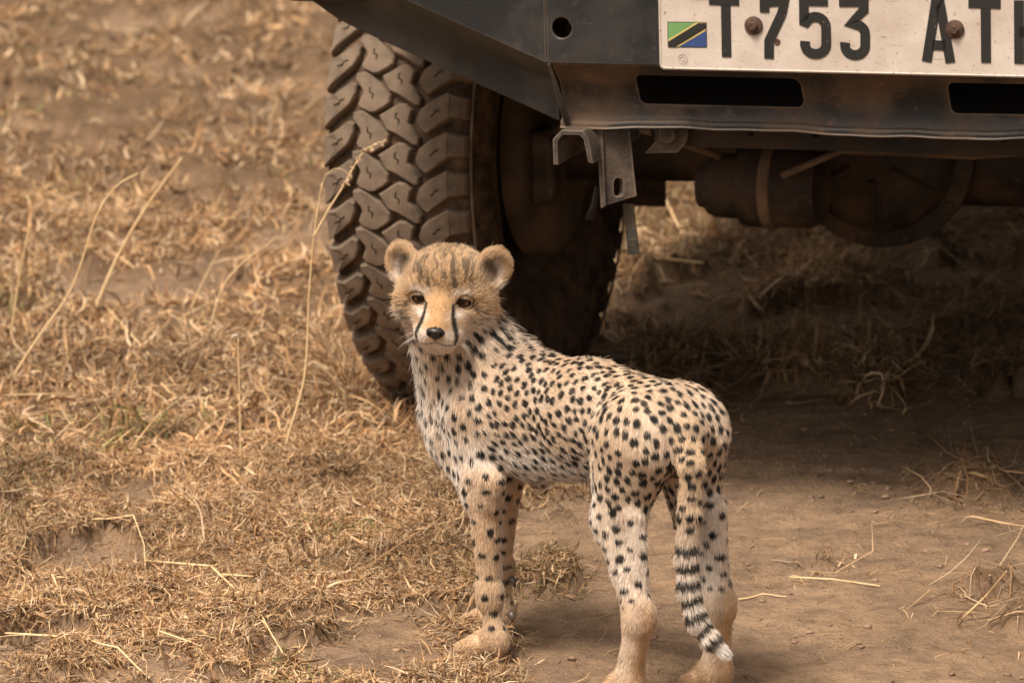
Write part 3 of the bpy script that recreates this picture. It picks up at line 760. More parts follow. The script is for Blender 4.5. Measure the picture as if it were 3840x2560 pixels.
mb = MB(); mb.tube([(XC + 0.30, 0.25, 0.52), (XC + 0.30, 1.5, 0.50), (XC + 0.22, 3.0, 0.48)], 0.028, 12); mb.tube([(XC + 0.28, 1.9, 0.49), (XC + 0.27, 2.6, 0.48)], 0.075, 16); mb.build('exhaust_pipe', MAT['under'], car, smooth=True)
# fuel tank and floor close the underside
vbox('fuel_tank', MAT['under'], XC + 0.0, XC + 0.34, 1.35, 2.1, 0.44, 0.66, 0.03)
vbox('floor_pan', MAT['under'], XC - 0.83, XC + 0.83, 0.10, 4.25, 0.70, 0.73, 0.004)
for sx in (-1, 1):  # boards and flaps added to block light reaching under the vehicle
    vbox('shade_running_board', MAT['under'], XC + sx * 0.86 - 0.09, XC + sx * 0.86 + 0.09, WY + 0.50, WY + 2.35, 0.40, 0.46, 0.015)
    vbox('shade_mud_flap', MAT['rubber_groove'], XC + sx * 0.80 - 0.13, XC + sx * 0.80 + 0.13, WY + 0.455, WY + 0.465, 0.22, 0.62, 0.003)
vbox('shade_engine_sump', MAT['under'], XC - 0.24, XC + 0.24, WY + 2.2, WY + 2.7, 0.36, 0.66, 0.05)  # low block added to stop far-side light under the floor
vbox('shade_front_bumper', MAT['paint'], XC - 0.84, XC + 0.84, WY + 3.40, WY + 3.52, 0.42, 0.68, 0.03)  # low bar added to cut light entering beneath the front
vbox('skid_plate', MAT['under'], XC - 0.40, XC + 0.40, WY + 2.95, WY + 3.38, 0.30, 0.33, 0.01)
# brake parts on the inner side of the wheel that shows
mb = MB(); mb.lathe([(0.135, 0.0), (0.135, 0.05), (0.13, 0.13), (0.115, 0.165), (0.085, 0.172)], 40, 'X', (WX, WY, AXZ)); bp = mb.build('brake_backplate', MAT['rim'], car, auto=40)
vbox('brake_caliper', MAT['rim'], WX + 0.12, WX + 0.16, WY - 0.15, WY - 0.08, AXZ - 0.07, AXZ + 0.04, 0.012)
vbox('spring_clamp', MAT['under'], XC - 0.42 + 0.075, XC - 0.42 + 0.145, WY - 0.07, WY + 0.07, AXZ - 0.085, AXZ - 0.055, 0.006)
mb = MB(); mb.tube([(WX + 0.14, WY - 0.1, AXZ), (WX + 0.2, WY - 0.25, AXZ + 0.1), (WX + 0.22, WY - 0.2, 0.66)], 0.006, 6); mb.build('brake_hose', MAT['under'], car, smooth=True)

vbox('slot_shade_backing', plain_mat('slot_shade_black', (0.006, 0.005, 0.0045), 0.9, spec=.1), bx_ + 0.03, 2 * XC - bx_ - 0.03, 0.175, 0.20, zb0 - 0.02, ZT - 0.02, 0.004)  # near-black sheet added behind the slots so they read as deep shade
# ---- body above the bumper (above the picture)
MAT['body'] = worn_mat('body_paint', (0.09, 0.085, 0.06), (0.26, 0.18, 0.12), 0.45, 0.8, 0.35, 4, bumpd=0.0004)
def loft(name, secs, mat, bev=0.02):
    """secs: list of (y, z0, z1, half width bottom, half width top)"""
    mb = MB(); V = []; F = []
    for (y, z0, z1, hb, ht) in secs: V += [(XC - hb, y, z0), (XC + hb, y, z0), (XC + ht, y, z1), (XC - ht, y, z1)]
    for i in range(len(secs) - 1):
        for j in range(4): F.append((4 * i + j, 4 * i + (j + 1) % 4, 4 * i + 4 + (j + 1) % 4, 4 * i + 4 + j))
    F.append((3, 2, 1, 0)); k = 4 * (len(secs) - 1); F.append((k, k + 1, k + 2, k + 3))
    return mb.add(V, F).build(name, mat, car, bevel=bev)
loft('body_tub', [(0.03, 0.81, 1.22, 0.84, 0.86), (3.2, 0.80, 1.22, 0.86, 0.87), (3.35, 0.80, 1.20, 0.86, 0.84), (4.55, 0.80, 1.08, 0.84, 0.80)], MAT['body'])
cab = loft('cabin', [(0.05, 1.2205, 1.98, 0.85, 0.74), (2.75, 1.2205, 2.0, 0.86, 0.74), (3.30, 1.2205, 1.35, 0.84, 0.82)], MAT['body'])
for sx in (-1, 1):
    for (y0, y1) in ((0.35, 1.25), (1.35, 2.15), (2.22, 2.75)):
        mb = MB(); xa_ = XC + sx * 0.838; xb_ = XC + sx * 0.768; e_ = sx * 0.006
        mb.hexa([(xa_, y0, 1.30), (xa_, y1, 1.30), (xa_ + e_, y1, 1.30), (xa_ + e_, y0, 1.30), (xb_, y0, 1.84), (xb_, y1, 1.84), (xb_ + e_, y1, 1.84), (xb_ + e_, y0, 1.84)])
        mb.build('side_window', MAT['glass'], cab)
    mb = MB(); mb.box(XC + sx * 0.74 - 0.06, XC + sx * 0.74 + 0.06, 0.012, 0.03, 0.90, 1.10); mb.build('tail_lamp', MAT['red_lamp'], car, bevel=0.006)
mb = MB(); mb.hexa([(XC - 0.62, 0.043, 1.32), (XC + 0.62, 0.043, 1.32), (XC + 0.62, 0.055, 1.32), (XC - 0.62, 0.055, 1.32), (XC - 0.58, 0.043, 1.84), (XC + 0.58, 0.043, 1.84), (XC + 0.58, 0.055, 1.84), (XC - 0.58, 0.055, 1.84)])
mb.build('rear_window', MAT['glass'], cab)
mb = MB(); mb.box(XC - 0.70, XC + 0.70, 0.012, 0.026, 0.83, 1.19); mb.build('tailgate', MAT['body'], car, bevel=0.006)

# ================================================================== CHEETAH CUB
feet = [ground_at(2310, 2640), ground_at(2680, 2600), ground_at(1760, 2450), ground_at(1790, 2350)]
mh = (feet[0] + feet[1]) / 2; mf_ = (feet[2] + feet[3]) / 2
CO = (mh + mf_) / 2; CO[2] = 0.0
cf = (mf_ - mh); cf /= np.linalg.norm(cf); cr = np.array([cf[1], -cf[0], 0.0]); cz = np.array([0, 0, 1.0])
def cw(f, l, z):                                 # cub coordinates (forward, right, up) -> world
    return CO + cf * f + cr * l + cz * z
# head frame: hh out of the face, he towards the picture's right, hu up
yaw, pit, rol = R_(8), R_(-5), R_(5)
hh = np.array([-math.sin(yaw) * math.cos(pit), -math.cos(yaw) * math.cos(pit), math.sin(pit)])
he = np.cross(hh, [0, 0, 1.0]) * -1; he /= np.linalg.norm(he)
he = np.cross([0, 0, 1.0], hh); he = he / np.linalg.norm(he)
if he[0] < 0: he = -he
hu = np.cross(hh, he); hu = hu if hu[2] > 0 else -hu
he, hu = he * math.cos(rol) - hu * math.sin(rol), hu * math.cos(rol) + he * math.sin(rol)
HO = depth_at(1654, 1128, 6.140)                 # midpoint between the eyes
def hw(e, u, h): return HO + he * e + hu * u + hh * h
def to_head(P): d = P - HO; return d @ he, d @ hu, d @ hh

PR = []                                          # SDF pieces
def rc(grp, a, b, ra, rb, tagname, flow, flen=0.010, lift=0.3, sq=None, k=0.018):
    PR.append(dict(t='c', g=grp, a=np.array(a), b=np.array(b), ra=ra, rb=rb, tag=tagname, flow=np.array(flow, float), len=flen, lift=lift, sq=sq, k=k))
def el(grp, c, ax, rad, tagname, flow, flen=0.010, lift=0.3, k=0.018):
    PR.append(dict(t='e', g=grp, a=np.array(c), ax=np.array(ax), rad=np.array(rad, float), tag=tagname, flow=np.array(flow, float), len=flen, lift=lift, k=k))
AXB = [cf, cr, cz]; AXH = [he, hu, hh]
back = -cf - 0.35 * cz; down = -cz - 0.25 * cf
S_ = (cr, 0.80)
rc('t', cw(-.195, 0, .328), cw(-.06, 0, .322), .054, .064, 'trunk', back, .0085, .19, (cr, .90))
rc('t', cw(-.06, 0, .322), cw(.07, 0, .308), .064, .072, 'trunk', back, .0088, .19, (cr, .78))
rc('t', cw(.07, 0, .308), cw(.15, 0, .304), .072, .068, 'trunk', back, .0095, .21, S_)
rc('t', cw(.04, 0, .348), cw(.14, 0, .352), .030, .034, 'trunk', back, .0145, .32, (cr, .8))
el('t', cw(.178, -.004, .282), AXB, (.058, .049, .060), 'chest', -cz * 1.0 - cf * .25, .010, .2, k=.03)
rc('t', cw(.170, -.022, .262), cw(.112, -.045, .205), .036, .016, 'chest', -cz - cf * .3, .009, .2, k=.03)
rc('t', cw(.05, 0, .272), cw(-.09, 0, .284), .044, .034, 'belly', -cf - cz * .3, .0105, .26, (cr, .9))
# thighs
for sl in (-1, 1):
    kf = -.160 if sl < 0 else -.185
    rc('t', cw(-.188, sl * .040, .312), cw(kf - .005, sl * .050, .222), .062, .031, 'thigh', down, .0078, .18, (cr, .72))
    el('t', cw(.118, sl * .040, .338), AXB, (.034, .016, .036), 'shoulder', -cz - .6 * cf, .012, .28, k=.016)
    rc('t', cw(.120, sl * .040, .300), cw(.105, sl * .045, .225), .048, .023, 'shoulder', -cz - .2 * cf, .0085, .2, (cr, .75))
# hind legs
def hleg(sl, knee, hock, ank, toe):
    g = 'h%d' % sl
    rc(g, cw(*knee), cw(*hock), .0215, .0140, 'hleg', -cz + .15 * -cf, .0075, .22)
    rc(g, cw(hock[0] - .001, hock[1], hock[2] + .002), cw(*ank), .0155, .0152, 'hmeta', -cz + 0.1 * cf, .0060, .2)
    rc(g, cw(ank[0], ank[1], ank[2]), cw(toe[0] - .018, toe[1], .019), .0165, .0195, 'paw', cf - .4 * cz, .0055, .2)
    for q in (-1.5, -.5, .5, 1.5):
        rc(g, cw(toe[0] - .012 - .004 * abs(q), toe[1] + q * .0108, .017), cw(toe[0] + .004 - .005 * abs(q), toe[1] + q * .0130, .0115), .0108, .0092, 'paw', cf - .5 * cz, .0052, .28, k=.003)
    rc(g, cw(hock[0] - .009, hock[1], hock[2] + .012), cw(hock[0] - .008, hock[1], hock[2] - .004), .0070, .0075, 'hmeta', -cz, .005, .18, k=.012)
    rc(g, cw(knee[0] - .040, knee[1] - .002 * sl, knee[2] + .010), cw(hock[0] - .008, hock[1], hock[2] + .010), .012, .0062, 'hleg', -cz, .008, .24, k=.014)
hleg(-1, (-.165, -.054, .222), (-.212, -.055, .112), (-.190, -.056, .028), (-.155, -.058, 0))
hleg(1, (-.190, .050, .222), (-.228, .053, .112), (-.214, .057, .028), (-.176, .060, 0))
# front legs
def fleg(sl, elb, wri, heel, toe):
    g = 'f%d' % sl
    rc(g, cw(elb[0] - .004, elb[1], elb[2] + .022), cw(*wri), .0215, .0112, 'fleg', -cz - .12 * cf, .0070, .22)
    rc(g, cw(*wri), cw(*heel), .0110, .0112, 'fmeta', -cz + .1 * cf, .0062, .22)
    rc(g, cw(*heel), cw(toe[0] - .022, toe[1], .019), .0140, .0180, 'paw', cf - .4 * cz, .0055, .2)
    for q in (-1.5, -.5, .5, 1.5):
        rc(g, cw(toe[0] - .016 - .004 * abs(q), toe[1] + q * .0120, .019), cw(toe[0] + .003 - .006 * abs(q), toe[1] + q * .0145, .0125), .0120, .0102, 'paw', cf - .5 * cz, .0052, .28, k=.003)
    rc(g, cw(elb[0] - .026, elb[1], elb[2] + .022), cw(elb[0] - .018, elb[1], elb[2] - .002), .0110, .010, 'fleg', -cz - .2 * cf, .0075, .28, k=.014)
    rc(g, cw(wri[0] + .003, wri[1], wri[2] + .004), cw(wri[0] + .003, wri[1], wri[2] - .006), .0120, .0120, 'fmeta', -cz, .006, .2, k=.012)
fleg(-1, (.102, -.046, .205), (.094, -.044, .085), (.086, -.043, .026), (.130, -.043, 0))
fleg(1, (.172, .043, .205), (.188, .044, .085), (.188, .045, .026), (.234, .045, 0))
# neck
nk0, nk1 = cw(.150, 0, .318), hw(0.000, -.026, -.062)
rc('t', nk0, nk1, .056, .040, 'neck', (nk0 - nk1) / np.linalg.norm(nk0 - nk1) - .25 * cz, .0115, .26)
rc('t', cw(.195, -.004, .300), hw(-.006, -.040, -.048), .048, .037, 'neck', -cz, .0115, .26)
rc('t', cw(.100, 0, .352), hw(0.004, -.020, -.076), .032, .031, 'mane', -cf - .4 * cz, .018, .36)
# head
F_ = lambda e, u, h: he * e + hu * u + hh * h
el('d', hw(0, .013, -.054), AXH, (.0525, .0385, .056), 'skull', F_(0, .75, -.6), .0072, .30)
el('d', hw(0, .015, -.028), AXH, (.041, .0315, .030), 'skull', F_(0, .9, -.3), .0055, .24)
for s in (-1, 1):
    el('d', hw(s * .0295, -.012, -.040), AXH, (.0285, .0275, .036), 'cheek', F_(s * .8, -.45, -.5), .013, .36)
    el('d', hw(s * .0120, -.0365, .017), AXH, (.0165, .0130, .018), 'muzzle', F_(s * .7, -.3, -.6), .0042, .22, k=.010)
for s in (-1, 1): el('d', hw(s * .0175, -.0225, -.004), AXH, (.0155, .017, .019), 'muzzle', F_(s * .6, -.5, -.5), .0055, .24, k=.012)
for s in (-1, 1): el('d', hw(s * .0262, .0120, -.0105), AXH, (.0170, .0062, .0100), 'skull', F_(s * .4, .9, -.2), .0055, .22, k=.008)
rc('d', hw(0, .004, -.016), hw(0, -.0245, .027), .0185, .0130, 'bridge', F_(0, 1, -.5), .0040, .2, k=.014)
el('d', hw(0, -.0475, .009), AXH, (.0160, .0090, .016), 'chin', F_(0, -.8, -.5), .0055, .3, k=.010)
rc('d', hw(0, -.040, .0), hw(0, -.034, -.050), .019, .031, 'jaw', F_(0, -.6, -.8), .012, .32)
# tail
tail_px = [(2520, 1535, 5.965), (2578, 1625, 5.897), (2594, 1748, 5.868), (2587, 1918, 5.862), (2575, 2087, 5.860), (2582, 2205, 5.858), (2612, 2320, 5.855), (2660, 2390, 5.852), (2708, 2440, 5.850)]
tail_p = np.array([depth_at(*p) for p in tail_px]); tail_r = [.0180, .0148, .0132, .0122, .0114, .0110, .0104, .0096, .0066]
for i in range(len(tail_p) - 1):
    rc('l', tail_p[i], tail_p[i + 1], tail_r[i], tail_r[i + 1], 'tail', (tail_p[i + 1] - tail_p[i]) / np.linalg.norm(tail_p[i + 1] - tail_p[i]), .0095, .22, k=.006)
# ears
EAR = []
for s in (-1, 1):
    nrm = F_(s * .42, .12, .90); nrm /= np.linalg.norm(nrm)
    upv = F_(s * .42, 1, -.1); upv -= nrm * (upv @ nrm); upv /= np.linalg.norm(upv); sd = np.cross(nrm, upv)
    c = hw(s * .0550, .0305 + .001 * s, -.046); EAR.append((c, sd, upv, nrm))
    el('e%d' % s, c, [sd, upv, nrm], (.0240, .0280, .0095), 'ear', upv + nrm * .0, .0045, .25, k=.010)

VX = 0.0026
P_all = np.concatenate([np.stack([p['a'] for p in PR]), np.stack([p.get('b', p['a']) for p in PR])])
g0 = P_all.min(0) - 0.085; g1 = P_all.max(0) + 0.085; g0[2] = -0.012
N_ = np.ceil((g1 - g0) / VX).astype(int)
FLD = np.full(N_, 0.2, np.float32)
def sd_piece(p, P):
    if p['t'] == 'c':
        d = P - p['a']; ba = p['b'] - p['a']
        if p['sq'] is not None:
            q, s = p['sq']; d = d + ((1 / s - 1) * (d @ q))[..., None] * q; ba = ba + (1 / s - 1) * (ba @ q) * q
        t = np.clip((d @ ba) / (ba @ ba), 0, 1)
        return np.linalg.norm(d - t[..., None] * ba, axis=-1) - (p['ra'] + (p['rb'] - p['ra']) * t)
    d = (P - p['a']) @ p['ax'].T
    k0 = np.linalg.norm(d / p['rad'], axis=-1); k1 = np.linalg.norm(d / p['rad'] ** 2, axis=-1)
    return k0 * (k0 - 1) / np.maximum(k1, 1e-6)
def smin(a, b, k):
    h = np.maximum(k - np.abs(a - b), 0) / k
    return np.minimum(a, b) - h * h * k * 0.25
def region(pmin, pmax):
    i0 = np.maximum(np.floor((pmin - g0) / VX).astype(int), 0); i1 = np.minimum(np.ceil((pmax - g0) / VX).astype(int) + 1, N_)
    ax = [g0[j] + VX * np.arange(i0[j], i1[j]) for j in range(3)]
    return tuple(slice(i0[j], i1[j]) for j in range(3)), np.stack(np.meshgrid(*ax, indexing='ij'), -1)
def piece_box(p):
    r = (max(p['ra'], p['rb']) if p['t'] == 'c' else p['rad'].max()) + 0.03
    b = p.get('b', p['a']); return np.minimum(p['a'], b) - r, np.maximum(p['a'], b) + r
groups = []
for p in PR:
    if p['g'] not in groups: groups.append(p['g'])
GK = {'t': .02, 'd': .016, 'l': .022, 'e-1': .008, 'e1': .008}
for g in groups:
    ps = [p for p in PR if p['g'] == g]
    lo_ = np.min([piece_box(p)[0] for p in ps], 0); hi_ = np.max([piece_box(p)[1] for p in ps], 0)
    slg, _ = region(lo_, hi_)
    gf = np.full(tuple(s.stop - s.start for s in slg), 0.2, np.float32)
    for p in ps:
        sl, P = region(*piece_box(p))
        sub = tuple(slice(s.start - t.start, s.stop - t.start) for s, t in zip(sl, slg))
        gf[sub] = smin(gf[sub], sd_piece(p, P), p['k'])
    if g in ('e-1', 'e1'):                        # hollow the cup of the ear
        c, sd, upv, nrm = EAR[0 if g == 'e-1' else 1]
        _, P = region(lo_, hi_)
        d = P - (c + nrm * .0125 - upv * .004)
        d = np.stack([d @ sd, d @ upv, d @ nrm], -1); rad = np.array([.0180, .0218, .0145])
        k0 = np.linalg.norm(d / rad, axis=-1); k1 = np.linalg.norm(d / rad ** 2, axis=-1); cut = k0 * (k0 - 1) / np.maximum(k1, 1e-6)
        gf = -smin(-gf, cut, .004)
    FLD[slg] = smin(FLD[slg], gf, GK.get(g, .018))
# eye sockets and a flat sole
EYES = [hw(s * .0262, 0.0, -.0100) for s in (-1, 1)]; ER = 0.0112
for c in EYES:
    sl, P = region(c - .03, c + .03)
    d = np.linalg.norm(P - (c + hh * .001), axis=-1) - (ER + .0008)
    FLD[sl] = -smin(-FLD[sl], d, .004)
zz = g0[2] + VX * np.arange(N_[2])
FLD = np.maximum(FLD, (0.003 - zz)[None, None, :].astype(np.float32))

def surface_nets(F, org, h):
    S = F < 0; nx, ny, nz = F.shape
    c = np.zeros((nx - 1, ny - 1, nz - 1), np.int8)
    for dx in (0, 1):
        for dy in (0, 1):
            for dz in (0, 1): c += S[dx:nx - 1 + dx, dy:ny - 1 + dy, dz:nz - 1 + dz]
    I = np.argwhere((c > 0) & (c < 8))
    idx = np.full(c.shape, -1, np.int32); idx[tuple(I.T)] = np.arange(len(I))
    corners = np.array([(i, j, k) for i in (0, 1) for j in (0, 1) for k in (0, 1)])
    vals = np.stack([F[tuple((I + o).T)] for o in corners], 1)
    acc = np.zeros((len(I), 3)); n = np.zeros(len(I))
    for a in range(8):
        for b in range(a + 1, 8):
            if np.abs(corners[a] - corners[b]).sum() != 1: continue
            m = (vals[:, a] < 0) != (vals[:, b] < 0)
            t = vals[m, a] / (vals[m, a] - vals[m, b])
            acc[m] += corners[a] + t[:, None] * (corners[b] - corners[a]); n[m] += 1
    V = org + h * (I + acc / n[:, None])
    Q = []
    for ax in range(3):
        u, w = [(1, 2), (2, 0), (0, 1)][ax]
        sh = [slice(None)] * 3; sh2 = [slice(None)] * 3
        sh[ax] = slice(0, -1); sh2[ax] = slice(1, None)
        A = S[tuple(sh)]; B = S[tuple(sh2)]
        E = np.argwhere(A != B)
        ok = (E[:, u] > 0) & (E[:, w] > 0) & (E[:, u] < F.shape[u] - 1) & (E[:, w] < F.shape[w] - 1); E = E[ok]
        inside = A[tuple(E.T)]
        o = [np.zeros(3, int) for _ in range(4)]
        o[1][u] = -1; o[2][u] = -1; o[2][w] = -1; o[3][w] = -1
        q = np.stack([idx[tuple((E + k).T)] for k in o], 1)
        q[~inside] = q[~inside][:, ::-1]
        Q.append(q)
    return V, np.concatenate(Q)
BV, BF = surface_nets(FLD, g0, VX)
# a little smoothing of the net
def adj_smooth(V, F, it, lam):
    e = np.concatenate([F[:, [0, 1]], F[:, [1, 2]], F[:, [2, 3]], F[:, [3, 0]]])
    for _ in range(it):
        s = np.zeros_like(V); n = np.zeros(len(V))
        for j in range(3):
            s[:, j] = np.bincount(e[:, 0], V[e[:, 1], j], len(V)) + np.bincount(e[:, 1], V[e[:, 0], j], len(V))
        n = np.bincount(e[:, 0], minlength=len(V)) + np.bincount(e[:, 1], minlength=len(V))
        V = V + lam * (s / np.maximum(n, 1)[:, None] - V)
    return V
BV = adj_smooth(BV, BF, 2, 0.5)

# ---- coat
TAGS = ['trunk', 'chest', 'belly', 'thigh', 'shoulder', 'hleg', 'hmeta', 'paw', 'fleg', 'fmeta', 'neck', 'mane', 'skull', 'cheek', 'muzzle', 'bridge', 'chin', 'jaw', 'tail', 'ear']
def attrs(P):
    W = np.zeros((len(P), len(TAGS)), np.float32); fl = np.zeros((len(P), 3)); ln = np.zeros(len(P)); lf = np.zeros(len(P)); sw = np.zeros(len(P)) + 1e-9
    for p in PR:
        w = np.exp(-np.maximum(sd_piece(p, P) + .001, 0) / .006)
        W[:, TAGS.index(p['tag'])] += w; fl += w[:, None] * p['flow'] / np.linalg.norm(p['flow']); ln += w * p['len']; lf += w * p['lift']; sw += w
    return W / sw[:, None], fl, ln / sw, lf / sw
def sinn(P, s, k=0.0):
    return (np.sin(P[:, 0] * s + k) + np.sin(P[:, 1] * s * 1.13 + 1.7 + k) + np.sin(P[:, 2] * s * .91 + 4.1 + k) + np.sin((P[:, 0] + P[:, 2]) * s * .77 + k * 2)) / 4
TAN = np.array((.63, .455, .30)); WHT = np.array((.85, .775, .70)); GOLD = np.array((.58, .37, .19)); BLK = np.array((.013, .011, .010)); GRY = np.array((.55, .46, .38))
tl = np.concatenate([[0], np.cumsum(np.linalg.norm(np.diff(tail_p, axis=0), axis=1))])
def tail_t(P):
    best = np.full(len(P), 9.0); tt = np.zeros(len(P))
    for i in range(len(tail_p) - 1):
        a, b = tail_p[i], tail_p[i + 1]; ba = b - a; t = np.clip(((P - a) @ ba) / (ba @ ba), 0, 1)
        d = np.linalg.norm(P - a - t[:, None] * ba, axis=1); m = d < best; best[m] = d[m]; tt[m] = (tl[i] + t * (tl[i + 1] - tl[i]))[m]
    return tt / tl[-1]
def wt(W, *names): return sum(W[:, TAGS.index(n)] for n in names)
def seg_d(x, y, pts):
    best = np.full(len(x), 9.0); tt = np.zeros(len(x))
    for i in range(len(pts) - 1):
        ax_, ay = pts[i]; bx2, by = pts[i + 1]; dx, dy = bx2 - ax_, by - ay
        t = np.clip(((x - ax_) * dx + (y - ay) * dy) / (dx * dx + dy * dy), 0, 1)
        d = np.hypot(x - ax_ - t * dx, y - ay - t * dy); m = d < best; best[m] = d[m]; tt[m] = ((i + t) / (len(pts) - 1))[m]
    return best, tt
TEAR = [(.0165, -.001), (.0172, -.008), (.0182, -.0145), (.0205, -.022), (.0232, -.0285), (.0246, -.034), (.0242, -.040), (.0222, -.045)]
def base_color(P, Nn, W):
    n = len(P)
    f = (P - CO) @ cf; l = (P - CO) @ cr; z = P[:, 2]
    c = np.tile(TAN, (n, 1))
    def mixin(c, col, w): w = np.clip(w, 0, 1)[:, None]; return c * (1 - w) + col * w
    Nf, Nl = Nn @ cf, Nn @ cr
    body = wt(W, 'trunk', 'belly', 'thigh', 'shoulder', 'chest', 'neck', 'mane')
    c = mixin(c, WHT, body * (0.22 + 0.18 * sinn(P, 90)))
    c = mixin(c, WHT, body * 0.95 * sstep(.298, .258, z) * (f > -.16) * sstep(.14, .09, f))
    c = mixin(c, WHT, wt(W, 'belly') * .9)
    c = mixin(c, WHT, wt(W, 'chest', 'neck', 'shoulder') * sstep(-.25, .35, Nf) * 1.0)
    c = mixin(c, GRY * 1.12, wt(W, 'mane') * .75)
    c = mixin(c, GRY * 1.1, wt(W, 'trunk') * sstep(.55, .95, Nn[:, 2]) * sstep(-.02, .10, f) * .8)
    c = mixin(c, WHT, wt(W, 'thigh') * sstep(.28, .20, z) * .8)
    c = mixin(c, WHT, wt(W, 'hleg') * .65 * sstep(.10, .16, z))
    inner = np.where(l > 0, -Nl, Nl)
    c = mixin(c, WHT, wt(W, 'hleg', 'fleg', 'thigh', 'fmeta') * sstep(.2, .8, inner) * .85)
    c = mixin(c, WHT, wt(W, 'hleg', 'fleg') * sstep(.5, .95, Nf) * .5)
    c = mixin(c, GOLD * (1 + .18 * sinn(P, 260))[:, None], wt(W, 'hmeta') * .8)
    c = mixin(c, WHT, wt(W, 'hmeta') * sstep(.3, .9, np.abs(Nl)) * .5)
    c = mixin(c, GOLD * 1.0 + .06, wt(W, 'paw') * .6)
    c = mixin(c, np.array((.30, .19, .11)), wt(W, 'paw') * sstep(.018, .004, z) * .6)
    for (tf, tlat, dw) in ((.130, -.043, .0132), (.234, .045, .0132), (-.155, -.058, .0119), (-.176, .060, .0119)):  # shade between the toes painted as dark brown lines
        q = (l - tlat) / dw; near = (np.abs(q) < 1.7) & (f > tf - .026) & (f < tf + .03)
        gap = np.abs(q - np.round(q)) * dw
        c = mixin(c, np.array((.16, .09, .05)), wt(W, 'paw') * near * sstep(.0030, .0008, gap) * sstep(tf - .026, tf - .012, f) * .85)
    c = mixin(c, TAN * 1.1, wt(W, 'fleg', 'fmeta') * .3)
    # head
    e, u, h = to_head(P); hd = wt(W, 'skull', 'cheek', 'muzzle', 'bridge', 'chin', 'jaw')
    a = np.abs(e)
    c = mixin(c, np.array((.57, .385, .22)) * (1 + .12 * sinn(P, 300))[:, None], hd * 1.0)
    c = mixin(c, np.array((.62, .35, .15)), hd * np.exp(-(a / .011) ** 2) * sstep(-.036, -.02, u) * sstep(.03, .0, u) * .7)
    front = sstep(-.045, -.02, h)
    whf = np.exp(-((a - .027) / .012) ** 2 - ((u - .0125) / .0045) ** 2) * .95                       # brow
    whf = np.maximum(whf, np.exp(-((a - .0235) / .010) ** 2 - ((u + .0125) / .0055) ** 2) * .9)         # below the eye
    whf = np.maximum(whf, sstep(-.020, -.032, u) * sstep(.006, .014, a) * .75)
    whf = np.maximum(whf, sstep(-.036, -.043, u) * .95)
    whf = np.maximum(whf, sstep(.020, .040, a) * sstep(-.010, -.030, u) * .75)
    c = mixin(c, WHT * 1.04, hd * whf * np.maximum(front, sstep(-.02, -.04, u)))
    st = vnoise(e * 380 + 7 + 5 * vnoise(u * 120, e * 90, 8), u * 260 + h * 210, 4) * (.72 + .5 * vnoise(e * 2600, u * 2600 + h * 1900, 12))
    c = mixin(c, np.array((.10, .065, .04)), wt(W, 'skull') * sstep(.004, .030, u) * sstep(.43, .60, st) * .85 * sstep(.050, .036, a))
    for (me_, mu, r_) in ((.0165, .0215, .0027), (.0390, -.0035, .0026), (.0425, -.0085, .0026), (.047, -.020, .0022), (.0165, .027, .002), (.052, -.012, .002), (.046, -.028, .0022), (.040, -.026, .0018), (.053, -.022, .002)):
        c = mixin(c, BLK * 2, hd * sstep(r_ * 1.5, r_ * .7, np.hypot(a - me_, (u - mu) * .8)) * front * .7)
    d, tt = seg_d(a, u, TEAR)
    wdt = .0014 + .0007 * np.sin(tt * 3.1)
    c = mixin(c, BLK, hd * sstep(wdt * 1.5, wdt * .7, d) * sstep(-.03, -.02, h))
    d, tt = seg_d(a, u, [(0.0, -.036), (0.0, -.0415), (.010, -.0455), (.020, -.0450)])
    c = mixin(c, np.array((.10, .06, .05)), hd * sstep(.0016, .0004, d) * sstep(.0, .012, h) * .8)
    # ears
    er = wt(W, 'ear')
    for (ec, sd, upv, nrm) in EAR:
        m = np.linalg.norm(P - ec, axis=1) < .036
        q = P - ec; x, y, dn = q @ sd, q @ upv, q @ nrm
        inner_ = m & ((Nn @ nrm) > 0.0)
        s = 1 if ec @ he > HO @ he else -1
        xo = (q @ he) * s
        rr = np.hypot(x / .0175, (y + .003) / .021)
        cc = np.tile(np.array((.54, .37, .22)), (n, 1))
        cc = mixin(cc, WHT * .80, sstep(.95, .55, rr) * .75)
        cc = mixin(cc, WHT * .95, sstep(-.004, -.016, y) * sstep(-.002, .008, xo) * .8)
        dark = sstep(1.05, .55, np.hypot((xo + .0050) / .0120, (y + .0065) / .0165))  # shade of the ear pit painted into the cup colour
        cc = mixin(cc, np.array((.022, .015, .011)), dark)
        cc = mixin(cc, np.array((.05, .035, .025)), sstep(1.0, .5, np.hypot((xo - .0175) / .004, (y + .012) / .006)))
        c[inner_] = c[inner_] * (1 - er[inner_, None]) + cc[inner_] * er[inner_, None]
        bk = m & ~inner_
        c[bk] = mixin(c, np.array((.42, .26, .14)), er * .8)[bk]
    # tail
    tw = wt(W, 'tail'); t = tail_t(P)
    side = (P - CO) @ cr
    c = mixin(c, WHT, tw * sstep(.35, .8, t) * .8)
    ph = np.sin(t * 2 * math.pi * 17 + .6 + .9 * np.sin(P[:, 0] * 90))
    c = mixin(c, BLK, tw * sstep(-.35, .05, ph) * sstep(.55, .60, t) * sstep(.965, .945, t))
    c = mixin(c, np.array((.86, .82, .77)), tw * sstep(.955, .975, t))
    return c
